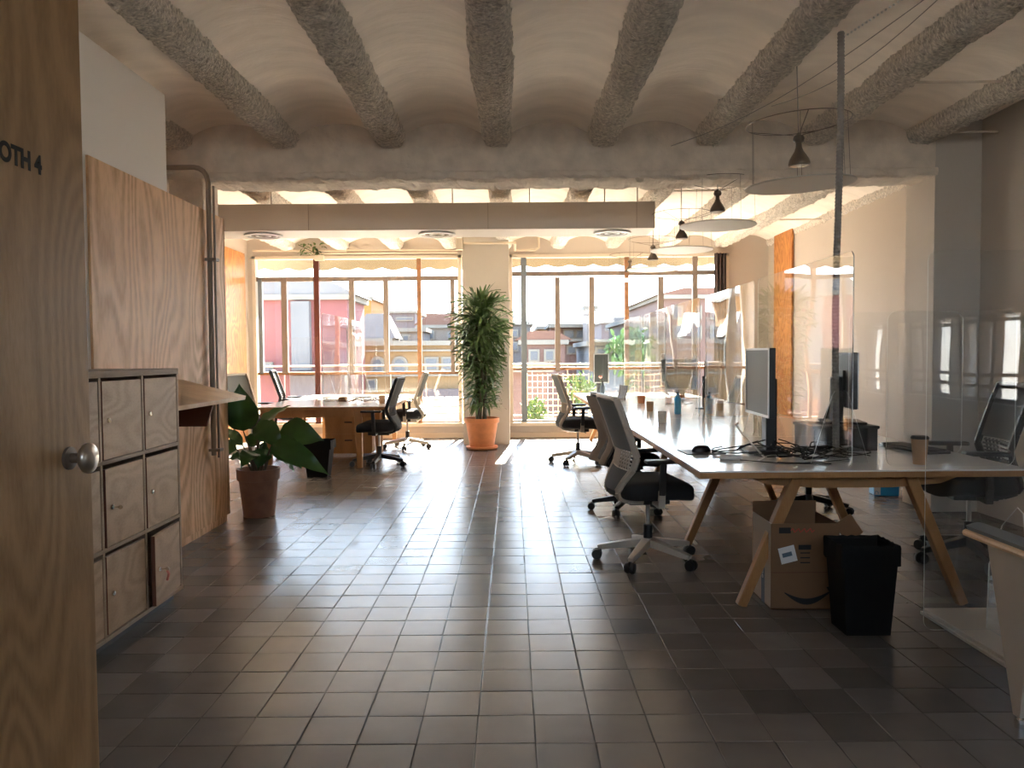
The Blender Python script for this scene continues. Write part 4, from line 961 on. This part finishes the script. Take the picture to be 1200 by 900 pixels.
building('red-fronted building with a grey roof filling the left window', 26, 290, 408, 350, F_RED, 3, F_GREY, wins=[(308, 318, 425, 433), (350, 360, 380, 400), (350, 360, 415, 428)], roofh=.55,
         extra=[(345, 366, 352, 432, F_GREY, 'stair_panel', -.3), (300, 408, 433, 436, F_CREAM, 'balcony', -.9), (345, 408, 438, 470, F_BR, 'lower_front', -.5)])
building('orange tower block above the red building roofline', 45, 419, 436, 350, F_ORG, 5)
building('pale gabled house with slate roof left of the yellow building', 34.5, 424, 457, 400, F_GREY, 2, F_GREY, roofh=1.1)
building('yellow building with arched windows in the left window', 30, 412, 545, 404, F_YEL, 3, None, wins=[(432, 440, 445, 456), (460, 470, 445, 456), (500, 512, 420, 432), (520, 532, 420, 432)], arch=[(438, 448, 420, 434), (463, 475, 420, 434)], extra=[(412, 545, 409, 411, F_CREAM, 'string_course', -.15), (412, 545, 438, 440, F_CREAM, 'string_course', -.15), (495, 545, 455, 464, F_BR, 'shop_front', -.4)])
building('pink house with two small windows above the yellow building', 38, 457, 497, 388, F_PINK, 3, None, wins=[(461, 466, 393, 398), (474, 479, 393, 398)], extra=[(457, 482, 403, 410, F_SH, 'balcony', -.5)])
building('brown rooftop block with a pale opening', 55, 458, 487, 366, F_BR, 6, wins=[(466, 484, 372, 374)])
building('tan apartment house with a terracotta roof left of the plant', 42, 492, 560, 384, F_TAN, 4, F_ROOF, wins=[(500, 508, 389, 396), (512, 518, 404, 410), (500, 507, 404, 410), (526, 532, 390, 396), (526, 532, 404, 410)], roofh=.6)
building('terracotta-roofed house row on the skyline of the left window', 66, 420, 535, 376, F_PINK, 9, F_ROOF, roofh=.5, extra=[(446, 449, 368, 378, F_BRICK, 'chimney', 2), (503, 506, 368, 378, F_BRICK, 'chimney', 2), (514, 517, 368, 378, F_BRICK, 'chimney', 2)])
building('grey slate building at the left edge of the right window', 40, 590, 622, 381, F_SH, 8, None, wins=[(600, 606, 388, 394), (612, 617, 388, 394), (600, 606, 402, 410)], extra=[(600, 611, 366, 381, F_BLUE, 'stair_tower', 1)])
building('brick house below the skyline at the left of the right window', 30, 612, 662, 404, F_BRICK, 3, F_ROOF, wins=[(622, 630, 412, 422), (640, 648, 412, 422)], roofh=.35)
building('yellow tower house rising behind the brick house', 47, 632, 650, 386, F_YEL, 6, None, wins=[(638, 644, 392, 402)])
building('brick block with a white roof terrace in the right window', 38, 646, 694, 384, F_BRICK, 4, None, wins=[(662, 672, 388, 396), (676, 686, 388, 396), (666, 674, 407, 414)], extra=[(644, 690, 382, 385, F_CREAM, 'terrace_awning', -1), (655, 692, 398, 401, F_CREAM, 'balcony', -.7)])
building('pinkish chimney tower beside the white roof terrace', 35, 688, 697, 364, F_PINK, 2)
building('grey-brown stepped building on the skyline behind the tree', 70, 705, 760, 380, F_BR, 9, wins=[(710, 715, 384, 388), (742, 748, 384, 390)], extra=[(722, 740, 372, 380, F_SH, 'upper_block', 1)])
building('low blue-grey building under the tree in the right window', 28, 692, 742, 406, F_BLUE, 6, None, wins=[(700, 710, 410, 420), (718, 730, 412, 422)], extra=[(690, 712, 399, 402, F_CREAM, 'canopy', -1)])
building('large orange-brown building at the right of the right window', 34, 776, 900, 352, F_BRICK, 10, F_ROOF, wins=[(790, 798, 362, 374), (812, 820, 362, 374), (834, 842, 362, 374), (790, 798, 385, 397), (812, 820, 385, 397), (834, 842, 385, 397)], roofh=.3)
building('tan house in the middle of the right window behind the screens', 32, 742, 780, 378, F_TAN, 8, None, wins=[(748, 756, 386, 398), (764, 772, 386, 398), (748, 756, 408, 420)])
building('plain brick outbuilding just past the terrace edge', 18, 598, 641, 436, F_BRICK, 3, None)
building('skyline block of flats far beyond the roofs', 120, 590, 900, 392, F_SH, 9, None)
building('distant row of flats beyond the left rooftops', 130, 250, 600, 388, F_PINK, 9, None)
tx, tz = W(726, 410, 30)
shrub('bright green tree among the roofs in the right window', tx, 27, tz-.9, .85, 500, name='tree', ls=.3)
